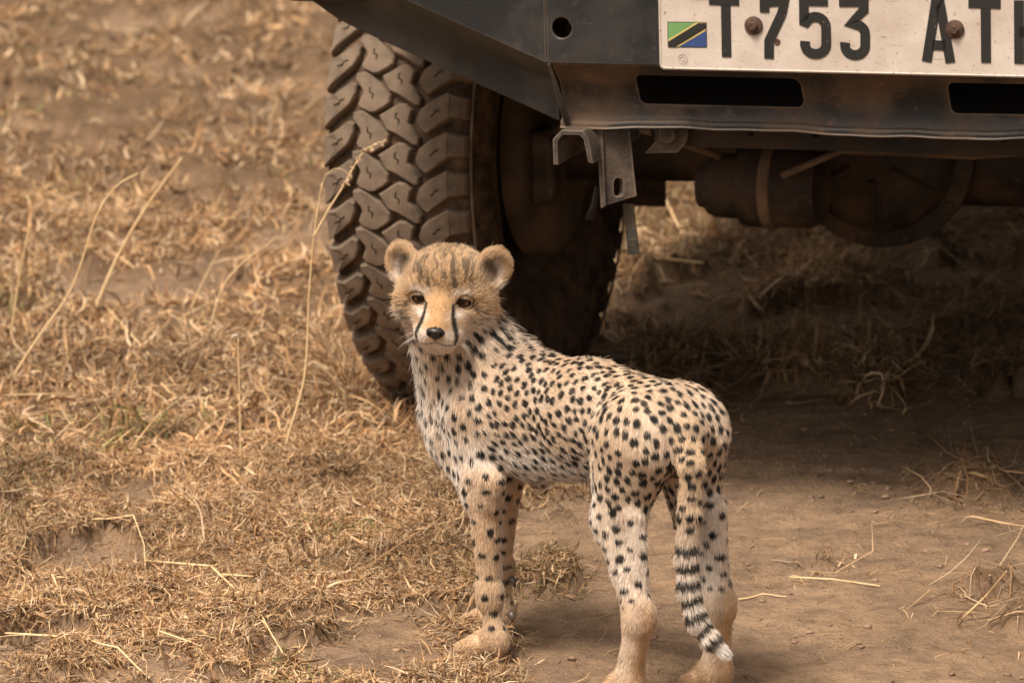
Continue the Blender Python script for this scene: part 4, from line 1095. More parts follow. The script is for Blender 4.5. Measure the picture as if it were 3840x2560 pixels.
# spots: thrown like darts on the skin, spacing and size by region
tri = np.concatenate([BF[:, [0, 1, 2]], BF[:, [0, 2, 3]]])
def tri_area(): return np.linalg.norm(np.cross(BV[tri[:, 1]] - BV[tri[:, 0]], BV[tri[:, 2]] - BV[tri[:, 0]]), axis=1) / 2
TA = tri_area(); TC = np.cumsum(TA)
FN = np.cross(BV[BF[:, 2]] - BV[BF[:, 0]], BV[BF[:, 3]] - BV[BF[:, 1]])
VN = np.zeros_like(BV)
for j in range(4):
    for k in range(3): VN[:, k] += np.bincount(BF[:, j], FN[:, k], len(BV))
VN /= np.maximum(np.linalg.norm(VN, axis=1, keepdims=True), 1e-12)
def sample(n, dens=None):
    cum = TC if dens is None else np.cumsum(TA * dens)
    t = np.searchsorted(cum, rng.random(n) * cum[-1]); t = np.minimum(t, len(tri) - 1)
    r1, r2 = np.sqrt(rng.random(n)), rng.random(n)
    b = np.stack([1 - r1, r1 * (1 - r2), r1 * r2], 1)
    P = np.einsum('ij,ijk->ik', b, BV[tri[t]]); Nn = np.einsum('ij,ijk->ik', b, VN[tri[t]])
    return P, Nn / np.maximum(np.linalg.norm(Nn, axis=1, keepdims=True), 1e-9)
SPc, SNc = sample(26000)
Wc, Fc, _, _ = attrs(SPc)
sp_gap = wt(Wc, 'trunk', 'mane') * .0106 + wt(Wc, 'thigh') * .0112 + wt(Wc, 'shoulder', 'belly', 'chest', 'neck') * .0142 + wt(Wc, 'hleg') * .0145 + wt(Wc, 'fleg', 'fmeta') * .0165 + wt(Wc, 'tail') * .0112
sp_rad = wt(Wc, 'trunk', 'mane') * .0051 + wt(Wc, 'thigh') * .0053 + wt(Wc, 'shoulder', 'belly', 'chest', 'neck') * .0054 + wt(Wc, 'hleg', 'fleg', 'fmeta') * .0058 + wt(Wc, 'tail') * .0058
none = wt(Wc, 'hmeta', 'paw', 'skull', 'cheek', 'muzzle', 'bridge', 'chin', 'jaw', 'ear')
tsp = tail_t(SPc)
ok = (none < .35) & ~((wt(Wc, 'tail') > .5) & (tsp > .55)) & ~((wt(Wc, 'chest') > .5) & ((SNc @ cf) > .75))
kept = []; cell = {}
for i in np.argsort(rng.random(len(SPc))):
    if not ok[i]: continue
    p = SPc[i]; key = tuple((p / .02).astype(int)); good = True
    for a in (-1, 0, 1):
        for b in (-1, 0, 1):
            for c in (-1, 0, 1):
                for j in cell.get((key[0] + a, key[1] + b, key[2] + c), ()):
                    g_ = .5 * (sp_gap[i] + sp_gap[j])
                    if ((p - SPc[j]) ** 2).sum() < g_ * g_: good = False; break
                if not good: break
            if not good: break
        if not good: break
    if good: kept.append(i); cell.setdefault(key, []).append(i)
kept = np.array(kept)
fl_k = Fc[kept] - SNc[kept] * np.einsum('ij,ij->i', Fc[kept], SNc[kept])[:, None]
fl_k /= np.maximum(np.linalg.norm(fl_k, axis=1, keepdims=True), 1e-9)
legs_k = wt(Wc, 'hleg', 'fleg', 'fmeta', 'tail')[kept]
sd_k = np.cross(SNc[kept], fl_k)
asp = np.where(legs_k > .5, rng.uniform(.55, 1.1, len(kept)), rng.uniform(.85, 1.35, len(kept)))
rad_k = sp_rad[kept] * rng.uniform(.78, 1.12, len(kept))
weak = np.where(wt(Wc, 'belly', 'chest', 'neck', 'shoulder', 'hleg', 'fleg', 'fmeta')[kept] > .5, rng.uniform(.6, .95, len(kept)), rng.uniform(.85, 1.0, len(kept)))
KD = KDTree(len(kept))
for i, k in enumerate(kept): KD.insert(SPc[k], i)
KD.balance()
def spot_dark(P):
    out = np.zeros(len(P)); wob = 0.15 * sinn(P, 520) + 0.14 * sinn(P, 900, 2.0)
    idx = np.zeros((len(P), 2), int)
    for i, p in enumerate(P):
        r = KD.find_n(p, 2); idx[i, 0] = r[0][1]; idx[i, 1] = r[1][1]
    for j in (0, 1):
        k = idx[:, j]; d = P - SPc[kept[k]]
        x = np.einsum('ij,ij->i', d, fl_k[k]) / asp[k]; y = np.einsum('ij,ij->i', d, sd_k[k]) * np.sqrt(asp[k])
        q = np.sqrt(x * x + y * y) / rad_k[k] + wob
        zf = np.abs(np.einsum('ij,ij->i', d, SNc[kept[k]])) < .012
        out = np.maximum(out, sstep(1.22, .72, q) * weak[k] * zf)
    return out
def eye_mask(P):
    e, u, h = to_head(P); m = np.zeros(len(P), bool)
    for s in (-1, 1):
        m |= (((e - s * .0262) / .0102) ** 2 + ((u + .0010) / .0052) ** 2 < 1) & (h > -.035)
    return m
def nose_mask(P):
    e, u, h = to_head(P)
    return (np.hypot(e / .0112, (u + .0290) / .0078) < 1) & (h > .025)
Wv, _, _, _ = attrs(BV)
bc = base_color(BV, VN, Wv); sk = spot_dark(BV)[:, None]; bc = bc * (1 - sk) + BLK * sk
em = eye_mask(BV) | nose_mask(BV); bc[em] = BLK
bc *= 0.8
body_me = np_mesh('cheetah_cub', BV - CO, BF, True, bc)
MAT['skin'] = tint_mat('cub_skin', 0.85, 0, 0.15)
cub = link('cheetah_cub', body_me, MAT['skin']); cub.location = CO
tag(cub, 'spotted cheetah cub standing on the dirt, head turned back to look over its shoulder', 'cheetah')

# ---- fur
NH = 330000
Wt_, Ft_, Lt_, _ = attrs(BV[tri].mean(1))
dens = 1.0 + 1.6 * wt(Wt_, 'skull', 'cheek', 'muzzle', 'bridge', 'chin', 'jaw', 'ear') + .6 * wt(Wt_, 'paw', 'hmeta', 'fmeta', 'tail')
HP, HN = sample(NH, dens)
em = eye_mask(HP) | nose_mask(HP) | (HP[:, 2] < .006); HP, HN = HP[~em], HN[~em]; NH = len(HP)
lidP = []; lidN = []
for s, c in zip((-1, 1), EYES):
    a = rng.uniform(0, 2 * math.pi, 1600); fr = rng.uniform(.34, 1.0, 1600) ** .9
    ix = .0094 * np.cos(a); iy = np.where(np.sin(a) > 0, .0024, .0050) * np.abs(np.sin(a)) ** .85 * np.sign(np.sin(a)) + .0003 * s * ix / .0094
    x = ix + (.0112 * np.cos(a) - ix) * fr; y = iy + (.0098 * np.sin(a) - iy) * fr
    d = he * x[:, None] + hu * y[:, None] + hh * np.sqrt(np.maximum((ER + .0009) ** 2 - x * x - y * y, 1e-6))[:, None]
    lidP.append(c + d); lidN.append(d / np.linalg.norm(d, axis=1, keepdims=True))
HP = np.concatenate([HP] + lidP); HN = np.concatenate([HN] + lidN); n_lid = 3200; NH = len(HP)
HW, HF, HL, HLIFT = attrs(HP)
HL[-n_lid:] = .0034; HF[-n_lid:] = np.sign((HP[-n_lid:] - HO) @ hu)[:, None] * hu + .4 * np.sign((HP[-n_lid:] - HO) @ he)[:, None] * he
# hair roots are looked up a little upstream so spots keep ragged edges
tang = HF - HN * np.einsum('ij,ij->i', HF, HN)[:, None]
tn = np.linalg.norm(tang, axis=1, keepdims=True); tang = tang / np.maximum(tn, 1e-6)
jit = rng.normal(0, 1, (NH, 3)); clump = np.stack([sinn(HP, 210), sinn(HP, 230, 3.0), sinn(HP, 190, 6.0)], 1)
dirv = tang * (1 - HLIFT)[:, None] + HN * HLIFT[:, None] + jit * .08 + clump * .11
dirv /= np.linalg.norm(dirv, axis=1, keepdims=True)
inward = np.einsum('ij,ij->i', dirv, HN); dirv += HN * np.maximum(0.06 - inward, 0)[:, None]
dirv /= np.linalg.norm(dirv, axis=1, keepdims=True)
ln = HL * rng.uniform(.65, 1.2, NH)
long_ = rng.random(NH) < .05 * wt(HW, 'mane', 'cheek', 'neck', 'trunk', 'skull'); ln[long_] *= 1.7
ear_in = wt(HW, 'ear') > .6; ln[ear_in] *= rng.uniform(.7, 1.5, ear_in.sum())
hd_ = wt(HW, 'skull', 'cheek', 'muzzle', 'bridge', 'chin', 'jaw')[:, None]
hcol = base_color(HP + hd_ * dirv * (ln * .6)[:, None], HN, HW) * (rng.uniform(.74, 1.2, NH) * (1 + .10 * sinn(HP, 420, 1.0)))[:, None]
thr = rng.uniform(.18, .78, NH)
hsA = (spot_dark(HP + dirv * (ln * .30)[:, None]) > thr).astype(float); hsB = (spot_dark(HP + dirv * (ln * .80)[:, None]) > thr).astype(float)
t5 = np.linspace(0, 1, 5)
grav = np.array([0, 0, -1.0])
bend = tang * .22 + grav * .12 + jit * .03
pts = HP[:, None, :] - HN[:, None, :] * .0006 + ln[:, None, None] * (t5[None, :, None] * dirv[:, None, :] + (t5 ** 2)[None, :, None] * bend[:, None, :] * .7)
pts[:, :, 2] = np.maximum(pts[:, :, 2], .003)
tipmix = np.clip((t5 - .55) / .45, 0, 1)[None, :, None] * .30 * (0.4 + 0.6 * rng.random(NH))[:, None, None]
sp5 = np.stack([hsA, hsA, hsA, .5 * hsA + .5 * hsB, hsB], 1)[..., None]
pc = hcol[:, None, :] * (1 - tipmix) + np.array((.60, .50, .40)) * tipmix
pc = pc * (1 - sp5) + (BLK + np.array((.03, .027, .025)) * rng.random((NH, 1, 1)) ** 3) * sp5
fur = bpy.data.hair_curves.new('fur'); fur.add_curves([5] * NH)
fur.attributes['position'].data.foreach_set('vector', (pts - CO).astype(np.float32).ravel())
ra = fur.attributes.get('radius') or fur.attributes.new('radius', 'FLOAT', 'POINT')
thick = np.where(wt(HW, 'muzzle', 'bridge', 'chin', 'ear', 'skull') > .5, .00022, .00030)
ra.data.foreach_set('value', (np.array([1, .95, .8, .55, .12])[None] * thick[:, None]).astype(np.float32).ravel())
ca = fur.attributes.new('tint', 'FLOAT_COLOR', 'POINT'); c4 = np.ones((NH, 5, 4), np.float32); c4[..., :3] = np.clip(pc, 0, 1)
ca.data.foreach_set('color', c4.ravel())
MAT['fur'] = tint_mat('cub_fur', 0.55, 0.12, 0.30)
fur.materials.append(MAT['fur'])
fo = bpy.data.objects.new('fur', fur); COL.objects.link(fo); fo.parent = cub

# ---- eyes, lids, nose, whiskers, dew claws
def eye_mat():
    m, n, l, b = mat_new('eye'); co = objcoord(n)
    sx = n.new('ShaderNodeSeparateXYZ'); l.new(co, sx.inputs[0])
    cx = n.new('ShaderNodeCombineXYZ'); l.new(sx.outputs[0], cx.inputs[0]); l.new(sx.outputs[1], cx.inputs[1])
    ln_ = n.new('ShaderNodeVectorMath'); ln_.operation = 'LENGTH'; l.new(cx.outputs[0], ln_.inputs[0])
    mp = n.new('ShaderNodeMath'); mp.operation = 'DIVIDE'; mp.inputs[1].default_value = ER; l.new(ln_.outputs['Value'], mp.inputs[0])
    nz = noise(n, l, 900, 3, 0.6, co)
    r = ramp(n, [(0.0, (0.002, 0.002, 0.002)), (0.25, (0.003, 0.002, 0.002)), (0.32, (0.085, 0.030, 0.010)), (0.52, (0.13, 0.048, 0.015)), (0.66, (0.03, 0.011, 0.005)), (0.72, (0.006, 0.004, 0.003))])
    l.new(mp.outputs[0], r.inputs[0])
    c = mixc(n, l, 0.35, r.outputs[0], nz.outputs['Color'], 'MULTIPLY')
    l.new(c, b.inputs['Base Color']); b.inputs['Roughness'].default_value = 0.06; b.inputs['Specular IOR Level'].default_value = 0.5
    return m
MAT['eye'] = eye_mat()
def basis(x, y, z, o):
    m = Matrix.Identity(4)
    for i in range(3): m[i][0] = x[i]; m[i][1] = y[i]; m[i][2] = z[i]; m[i][3] = o[i]
    return m
for s, c in zip((-1, 1), EYES):
    mb = MB(); mb.lathe([(ER * math.cos(a), ER * math.sin(a)) for a in np.linspace(0, math.pi, 17)], 28, 'Z')
    look = hh + np.array([0.0, 0, 0.02]); look /= np.linalg.norm(look)
    ex = he - look * (he @ look); ex /= np.linalg.norm(ex); ey = np.cross(look, ex)
    o = mb.build('eyeball', MAT['eye'], cub, smooth=True); o.matrix_parent_inverse = Matrix.Identity(4)
    o.matrix_local = basis(ex, ey, look, c - CO)
    # lid: a shell over the ball with an almond opening, black rim
    K = 36; Rl = ER + .0009; V = []; colr = []
    rows = [0.0, .10, .20, .29, .6, 1.0]
    for r_i, fr in enumerate(rows):
        for k in range(K):
            a = 2 * math.pi * k / K; ca_, sa = math.cos(a), math.sin(a)
            ix = .0094 * ca_ * (1 + 0.0 * s); up = .0024 if sa > 0 else .0050
            iy = up * abs(sa) ** .85 * (1 if sa > 0 else -1)
            iy += -.0003 * (-s * ix / .0094) * (1 if True else 0)      # inner corner droops
            ox, oy = .0112 * ca_, .0098 * sa
            x, y = ix + (ox - ix) * fr, iy + (oy - iy) * fr
            zz_ = math.sqrt(max(Rl * Rl - x * x - y * y, 1e-6)) + (.0006 if r_i in (0, 1, 2) else 0)
            if r_i == 0: zz_ -= .0012
            zz_ -= .0045 * max(fr - .3, 0) ** 1.5
            V.append(ex * x + ey * y + look * zz_); 
            colr.append(BLK if fr < .3 else (TAN * .8 if sa > 0 else WHT * .8))
    F = [(i * K + k, i * K + (k + 1) % K, (i + 1) * K + (k + 1) % K, (i + 1) * K + k) for i in range(len(rows) - 1) for k in range(K)]
    me = np_mesh('eyelid', np.array(V), np.array(F), True, np.array(colr)); lo2 = link('eyelid', me, MAT['skin'], cub); lo2.location = c - CO
# nose leather
def nose_field():
    h = .0009; ax = np.arange(-.016, .0161, h); X, Y, Z = np.meshgrid(ax, ax, ax, indexing='ij')
    top = np.sqrt((X / .0108) ** 2 + ((Y - .0018) / .0052) ** 2 + (Z / .0075) ** 2); d = (top - 1) * .0055
    low = np.sqrt((X / .0052) ** 2 + ((Y + .0035) / .0062) ** 2 + ((Z + .001) / .0065) ** 2); d2 = (low - 1) * .0052
    d = smin(d, d2, .005)
    for s in (-1, 1):
        n_ = np.sqrt(((X - s * .0062) / .0030) ** 2 + ((Y + .0012) / .0017) ** 2 + ((Z - .0065) / .0045) ** 2); d = -smin(-d, (n_ - 1) * .0022, .0015)
    g_ = np.hypot(X, (Z - .0078)) - .0011; d = np.where(Y < 0.0, -smin(-d, g_, .001), d)
    return surface_nets(d.astype(np.float32), np.array([-.016] * 3), h)
nv, nf = nose_field(); nv = adj_smooth(nv, nf, 1, .5)
nm_ = np.array([he * x + hu * y + hh * z_ for x, y, z_ in nv])
MAT['nose'] = plain_mat('nose_leather', (0.020, 0.016, 0.015), 0.42)
no = link('nose', np_mesh('nose', nm_, nf), MAT['nose'], cub); no.location = hw(0, -.0290, .0365) - CO
MAT['whisker'] = plain_mat('whisker', (0.75, 0.70, 0.64), 0.4)
for s in (-1, 1):
    for k in range(7):
        e0 = hw(s * (.020 + .003 * rng.random()), -.034 - .008 * rng.random(), .016 + .006 * rng.random())
        d_ = he * s * (1.0) + hu * (-.25 + rng.normal(0, .2)) + hh * (-.1 + rng.normal(0, .2)); d_ /= np.linalg.norm(d_); L_ = rng.uniform(.018, .034)
        mb = MB(); mb.tube([e0 + d_ * L_ * q_ - cz * .010 * q_ ** 2 - CO for q_ in (0, .35, .7, 1)], [.00028, .00026, .0002, .0001], 4); mb.build('whisker', MAT['whisker'], cub, smooth=True)
MAT['claw'] = plain_mat('claw', (0.10, 0.075, 0.06), 0.35)
for (tf, tlat, dw, dwt) in ((.130, -.043, .0145, .0135), (.234, .045, .0145, .0135), (-.155, -.058, .0130, .0115), (-.176, .060, .0130, .0115)):
    for q in (-1.5, -.5, .5, 1.5):
        p0 = cw(tf + .010 - .006 * abs(q), tlat + q * dw, .0115)
        mb = MB(); mb.tube([p0 - CO, p0 + cf * .005 - cz * .002 - CO, p0 + cf * .008 - cz * .0075 - CO], [.0020, .0017, .0005], 6); mb.build('claw', MAT['claw'], cub, smooth=True)
for (f_, l_, z_) in ((.074, -.030, .062), (.170, .046, .075)):
    p0 = cw(f_, l_, z_)
    mb = MB(); mb.tube([p0 - CO, p0 - cf * .006 - cz * .004 - CO, p0 - cf * .008 - cz * .011 - CO], [.0050, .0045, .0010], 8, flat=.7); mb.build('dew_claw', MAT['claw'], cub, smooth=True)

# ================================================================== GRASS
STRAW = 1.06 * np.array([(.50, .312, .160), (.58, .390, .212), (.41, .240, .118), (.67, .495, .315), (.30, .170, .084), (.46, .335, .22), (.22, .126, .064)])
GREEN = np.array([(.20, .19, .07), (.26, .23, .09), (.16, .16, .06)])
def blades(bx0, by0, az, L, Wd, el0, curl, tw, cols, seg=3, lift=0.0):
    n = len(bx0); K = seg + 1
    P = np.zeros((n, K, 3)); S = np.zeros((n, K, 3))
    x, y = bx0.copy(), by0.copy(); z = ground_h(x, y) - .001 + lift
    e = el0.copy(); a = az.copy()
    for j in range(K):
        P[:, j] = np.stack([x, y, z], 1)
        rr = tw * j / seg
        side = np.stack([-np.sin(a), np.cos(a), np.zeros(n)], 1); up = np.stack([-np.cos(a) * np.sin(e), -np.sin(a) * np.sin(e), np.cos(e)], 1)
        S[:, j] = side * np.cos(rr)[:, None] + up * np.sin(rr)[:, None]
        st = L / seg
        x = x + np.cos(a) * np.cos(e) * st; y = y + np.sin(a) * np.cos(e) * st; z = z + np.sin(e) * st
        e = e - curl[:, 0]; a = a + curl[:, 1]
    gh = ground_h(P[..., 0].ravel(), P[..., 1].ravel()).reshape(n, K) + .0012 + .004 * rng.random((n, 1))
    P[..., 2] = np.maximum(P[..., 2], np.where(np.arange(K) > 0, gh, -1))
    wprof = np.interp(np.linspace(0, 1, K), [0, .3, .75, 1], [.8, 1, .75, .12])
    A = P + S * (Wd[:, None] * .5 * wprof)[..., None]; B = P - S * (Wd[:, None] * .5 * wprof)[..., None]
    V = np.stack([A, B], 2).reshape(-1, 3)
    base = (np.arange(n) * K * 2)[:, None]
    F = np.concatenate([base + np.array([2 * j, 2 * j + 1, 2 * j + 3, 2 * j + 2])[None] for j in range(seg)], 0)
    C = np.repeat(cols, K * 2, 0)
    return V, F, C
MAT['grass'] = tint_mat('dry_grass', 0.7, 0.22, 0.2)
def scatter(n, x0, x1, y0, y1, sub=14, spread=.018):
    """tuft centres by coverage, then blades round each"""
    out = []
    tot = 0
    while tot < n:
        m = 20000; x = rng.uniform(x0, x1, m); y = rng.uniform(y0, y1, m)
        k = rng.random(m) < patch(x, y)
        out.append(np.stack([x[k], y[k]], 1)); tot += k.sum() * sub
        if len(out) > 400: break
    T = np.concatenate(out)[:max(1, n // sub)]
    idx = np.repeat(np.arange(len(T)), sub); m = len(idx)
    ta = rng.uniform(0, 2 * np.pi, len(T))
    return T[idx] + rng.normal(0, spread, (m, 2)), ta[idx] + rng.normal(0, .9, m), idx, len(T)
def grass_field(name, n, x0, x1, y0, y1, Lr, Wr, elr, label, sub=14, spread=.018, green=.05, clear=None, dark=1.0):
    B, az, idx, nt = scatter(n, x0, x1, y0, y1, sub, spread); m = len(B)
    keep = np.ones(m, bool)
    if clear is not None:
        for (cx, cy, r) in clear: keep &= np.hypot(B[:, 0] - cx, B[:, 1] - cy) > r
    B, az, idx = B[keep], az[keep], idx[keep]; m = len(B)
    L = rng.uniform(*Lr, m) * rng.uniform(.6, 1.3, nt)[idx]; Wd = rng.uniform(*Wr, m) * np.where(rng.random(m) < .08, 2.0, 1.0)
    el0 = rng.uniform(*elr, m); curl = np.stack([rng.normal(.40, .5, m), rng.normal(0, .6, m)], 1); tw = rng.normal(0, 1.1, m)
    c = STRAW[rng.integers(0, len(STRAW), m)]
    gtu = (vnoise(B[:, 0] * 4 + 9, B[:, 1] * 4, 31) > .72) & (rng.random(m) < green * 7) & (np.sin(idx * 12.9898) > .35)
    c = np.where(gtu[:, None], GREEN[rng.integers(0, 3, m)], c)
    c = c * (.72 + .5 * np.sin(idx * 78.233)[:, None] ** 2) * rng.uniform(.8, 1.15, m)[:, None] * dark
    # broad tonal drift of the sward, dark patches standing in for shaded hollows
    c = c * (.45 + 1.0 * fbm(B[:, 0] * 4, B[:, 1] * 5, 55, 4))[:, None]
    V, F, C = blades(B[:, 0], B[:, 1], az, L, Wd, el0, curl, tw, c)
    o = link(name, np_mesh(name, V, F, True, C), MAT['grass']); tag(o, label, 'grass', kind='stuff'); return o
feet_clear = [(*(CO + cf * f_ + cr * l_)[:2], .042) for f_, l_ in ((.10, -.044), (.13, -.044), (.20, .045), (.235, .045), (-.19, -.056), (-.215, .056))]
wheel_c = VO + VR * WX + VF * WY
feet_clear.append((wheel_c[0], wheel_c[1] - .0, .11))
grass_field('dry_grass', 135000, -1.25, 0.45, 5.55, 7.35, (.014, .042), (.0010, .0023), (-.15, .62), 'short trampled dry grass matted over the earth left of the cub', 16, .017, .05, feet_clear)
grass_field('dry_grass', 42000, -1.6, 0.6, 7.3, 9.6, (.03, .070), (.0018, .0038), (0, .9), 'tufted dry grass on the earth beside the tyre', 14, .024, .06, feet_clear)
grass_field('dry_grass', 30000, -2.0, 2.2, 9.5, 14.2, (.03, .08), (.003, .006), (.0, .9), 'pale dry grass stretching away beyond the vehicle', 16, .03, .06, dark=.85)
grass_field('long_straw', 1500, -1.3, 0.15, 5.6, 8.2, (.07, .19), (.0011, .0019), (-.05, .45), 'long thin straws lying loose over the matted grass', 2, .05, .0, feet_clear)
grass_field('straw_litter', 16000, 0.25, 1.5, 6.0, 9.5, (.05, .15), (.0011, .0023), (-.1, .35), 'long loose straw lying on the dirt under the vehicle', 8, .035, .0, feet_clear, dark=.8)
grass_field('dry_grass', 26000, -3.6, -1.2, 4.6, 9.6, (.03, .07), (.002, .004), (0, .9), 'dry grass spreading away to the side of the cub', 16, .028, .05)
grass_field('dry_grass', 9000, -1.3, 0.3, 4.6, 5.6, (.025, .05), (.0015, .003), (0, .8), 'dry grass in front of the cub', 16, .022, .05)
grass_field('dry_grass', 18000, -6.0, -1.9, 9.4, 16.0, (.05, .11), (.004, .008), (.1, .9), 'dry grass of the open plain beyond the tyre', 16, .05, .05)
grass_field('dry_grass', 14000, 2.0, 6.0, 8.5, 16.0, (.05, .11), (.004, .008), (.1, .9), 'dry grass of the open plain past the front of the vehicle', 16, .05, .05)
# a fringe of longer grass at the foot of the tyre
m = 4200; pxs = rng.uniform(1230, 1640, m); pys = 1505 + rng.uniform(-60, 60, m) + np.clip(1330 - pxs, 0, 999) * -.7
Gp = np.array([ground_at(a_, b_) for a_, b_ in zip(pxs, pys)])
V, F, C = blades(Gp[:, 0], Gp[:, 1], rng.uniform(0, 6.28, m), rng.uniform(.035, .10, m), rng.uniform(.0015, .0032, m), rng.uniform(.3, 1.3, m), np.stack([rng.normal(.35, .3, m), rng.normal(0, .4, m)], 1), rng.normal(0, .8, m), STRAW[rng.integers(0, len(STRAW), m)] * rng.uniform(.6, 1.05, m)[:, None])
o = link('dry_grass', np_mesh('tyre_grass', V, F, True, C), MAT['grass']); tag(o, 'fringe of longer dry grass at the foot of the tyre', 'grass', kind='stuff')
# loose scattered straws and chaff on the bare path
m = 1500; bx1 = rng.uniform(-.9, 1.2, m); by1 = rng.uniform(5.6, 7.6, m)
kz = np.ones(m, bool)
for (cx, cy, r) in feet_clear: kz &= np.hypot(bx1 - cx, by1 - cy) > r
bx1, by1 = bx1[kz], by1[kz]; m = len(bx1)
V, F, C = blades(bx1, by1, rng.uniform(0, 6.28, m), rng.uniform(.006, .045, m), rng.uniform(.0008, .0020, m), rng.uniform(-.05, .12, m), np.stack([rng.normal(.05, .1, m), rng.normal(0, .3, m)], 1), rng.normal(0, .5, m), STRAW[rng.integers(0, len(STRAW), m)] * rng.uniform(.6, 1.05, m)[:, None])
o = link('chaff', np_mesh('chaff', V, F, True, C), MAT['grass']); tag(o, 'broken bits of straw scattered over the bare dirt', 'straw', kind='stuff')
# clods and pebbles on the path
def clods(n):
    t = (1 + 5 ** .5) / 2
    ico = np.array([(-1, t, 0), (1, t, 0), (-1, -t, 0), (1, -t, 0), (0, -1, t), (0, 1, t), (0, -1, -t), (0, 1, -t), (t, 0, -1), (t, 0, 1), (-t, 0, -1), (-t, 0, 1)], float) / 1.9
    fi = np.array([(0, 11, 5), (0, 5, 1), (0, 1, 7), (0, 7, 10), (0, 10, 11), (1, 5, 9), (5, 11, 4), (11, 10, 2), (10, 7, 6), (7, 1, 8), (3, 9, 4), (3, 4, 2), (3, 2, 6), (3, 6, 8), (3, 8, 9), (4, 9, 5), (2, 4, 11), (6, 2, 10), (8, 6, 7), (9, 8, 1)])
    x = rng.uniform(-1.0, 1.3, n); y = rng.uniform(5.5, 8.5, n); r = .0009 + .0048 * rng.random(n) ** 7
    V = ico[None] * (1 + .3 * rng.normal(0, 1, (n, 12, 1))) * r[:, None, None] * np.stack([rng.uniform(.7, 1.6, n), rng.uniform(.7, 1.4, n), rng.uniform(.35, .7, n)], 1)[:, None, :] + np.stack([x, y, ground_h(x, y) + r * .25], 1)[:, None]
    F = (np.arange(n) * 12)[:, None, None] + fi[None]
    c = np.repeat(np.array([(.26, .172, .118)]) * rng.uniform(.75, 1.3, n)[:, None], 12, 0)
    return V.reshape(-1, 3), F.reshape(-1, 3), c
V, F, C = clods(6000)
MAT['clod'] = tint_mat('earth_clod', .95, 0, .1)
o = link('clods', np_mesh('clods', V, F, False, C), MAT['clod']); tag(o, 'small clods and grit on the bare dirt path', 'grit', kind='stuff')

# ---- single tall stalks
MAT['stalk'] = worn_mat('stalk', (.66, .45, .235), (.78, .60, .36), .4, .7, .6, 30, bumpd=.0002, spec=.2, up_dust=0)
def spline(P, n=6):
    P = [np.array(p, float) for p in P]; out = []
    for i in range(len(P) - 1):
        p0, p1, p2, p3 = P[max(i - 1, 0)], P[i], P[i + 1], P[min(i + 2, len(P) - 1)]
        for k in range(n):
            t = k / n; out.append(.5 * ((2 * p1) + (-p0 + p2) * t + (2 * p0 - 5 * p1 + 4 * p2 - p3) * t * t + (-p0 + 3 * p1 - 3 * p2 + p3) * t ** 3))
    out.append(P[-1]); return out
def stalk_pts(px, root=None, dy=0.0):
    r = ground_at(*(root or px[0])); y0 = r[1]
    return [depth_at(p[0], p[1], y0 + dy * i) for i, p in enumerate(px)]
GRP = 'tall dry grass stalks'
def stalk(px, r0, label, root=None, dy=0.0, same=False, smooth=True, extra=None):
    P = stalk_pts(px, root, dy); o0 = np.array([P[0][0], P[0][1], 0])
    S = spline(P) if smooth else P
    mb = MB(); mb.tube([p - o0 for p in S], list(np.linspace(r0, r0 * .45, len(S))), 6)
    o = mb.build('grass_stalk', MAT['stalk'], None, smooth=True); o.location = o0
    tag(o, label, 'grass stalk', GRP); return o, P, o0
stalk([(33, 1330), (70, 1050), (114, 835)], .0022, 'tall straw stalk snapped at its top, the broken end bent level')
st1, P1, q1 = stalk([(8, 1475), (140, 1270), (270, 1078), (360, 816), (433, 702), (519, 650)], .0023, 'tall straw stalk leaning and drooping to one side at its tip')
stalk([(335, 1215), (441, 963), (555, 767), (683, 591)], .0032, 'thick straight straw stalk leaning over the bare strip', smooth=True)
stalk([(767, 1340), (816, 1127), (882, 1012), (1029, 898)], .0020, 'thin straw stalk arching between the leaning stalks and the tyre')
stalk([(683, 1235), (751, 1078), (821, 939)], .0018, 'short thin straw stalk leaning beside the arching one')
s6, P6, q6 = stalk([(905, 1800), (898, 1470), (893, 1265)], .0016, 'upright bare straw stalk with a pale tuft at its tip')
mb = MB(); mb.tube([P6[-1] - q6, P6[-1] - q6 + np.array([-.003, 0, .004]), P6[-1] - q6 + np.array([-.008, 0, .002]), P6[-1] - q6 + np.array([-.009, 0, -.006])], [.0012, .0016, .0016, .0006], 6); mb.build('seed_tuft', plain_mat('pale_seed', (.66, .58, .48), .7), s6, smooth=True)
# plant beside the tyre: two stems and a seed head
s7, P7, q7 = stalk([(1052, 1745), (1085, 1620), (1143, 1404), (1159, 1110), (1178, 880), (1208, 686)], .0021, 'tall forked straw stalk with a feathery seed head in front of the tyre')
y7 = P7[0][1]
up = [depth_at(x, y, y7) for x, y in ((1176, 890), (1230, 790), (1290, 694), (1363, 571), (1450, 526))]
mb = MB(); S = spline(up); mb.tube([p - q7 for p in S], list(np.linspace(.0016, .0009, len(S))), 6); mb.build('stem', MAT['stalk'], s7, smooth=True)
mb = MB(); S = spline([depth_at(x, y, y7) for x, y in ((1208, 690), (1228, 650), (1265, 632), (1300, 645), (1312, 672))]); mb.tube([p - q7 for p in S], .0005, 5); mb.build('leaf_tip', MAT['stalk'], s7, smooth=True)
mb = MB()
for k in range(46):
    t = rng.random(); a_, b_ = (up[2], up[3]) if t < .35 else (up[3], up[4]); tt = (t / .35) if t < .35 else (t - .35) / .65
    p = a_ + (b_ - a_) * tt - q7; d = rng.normal(0, 1, 3); d /= np.linalg.norm(d); L_ = rng.uniform(.005, .011) * (1.2 - .5 * t)
    mb.tube([p, p + d * L_ * .5, p + d * L_ * .8 + np.array([0, 0, -.002])], [.0006, .0013, .0005], 4)
mb.build('seed_head', plain_mat('seed_husk', (.62, .45, .28), .8), s7, smooth=True)
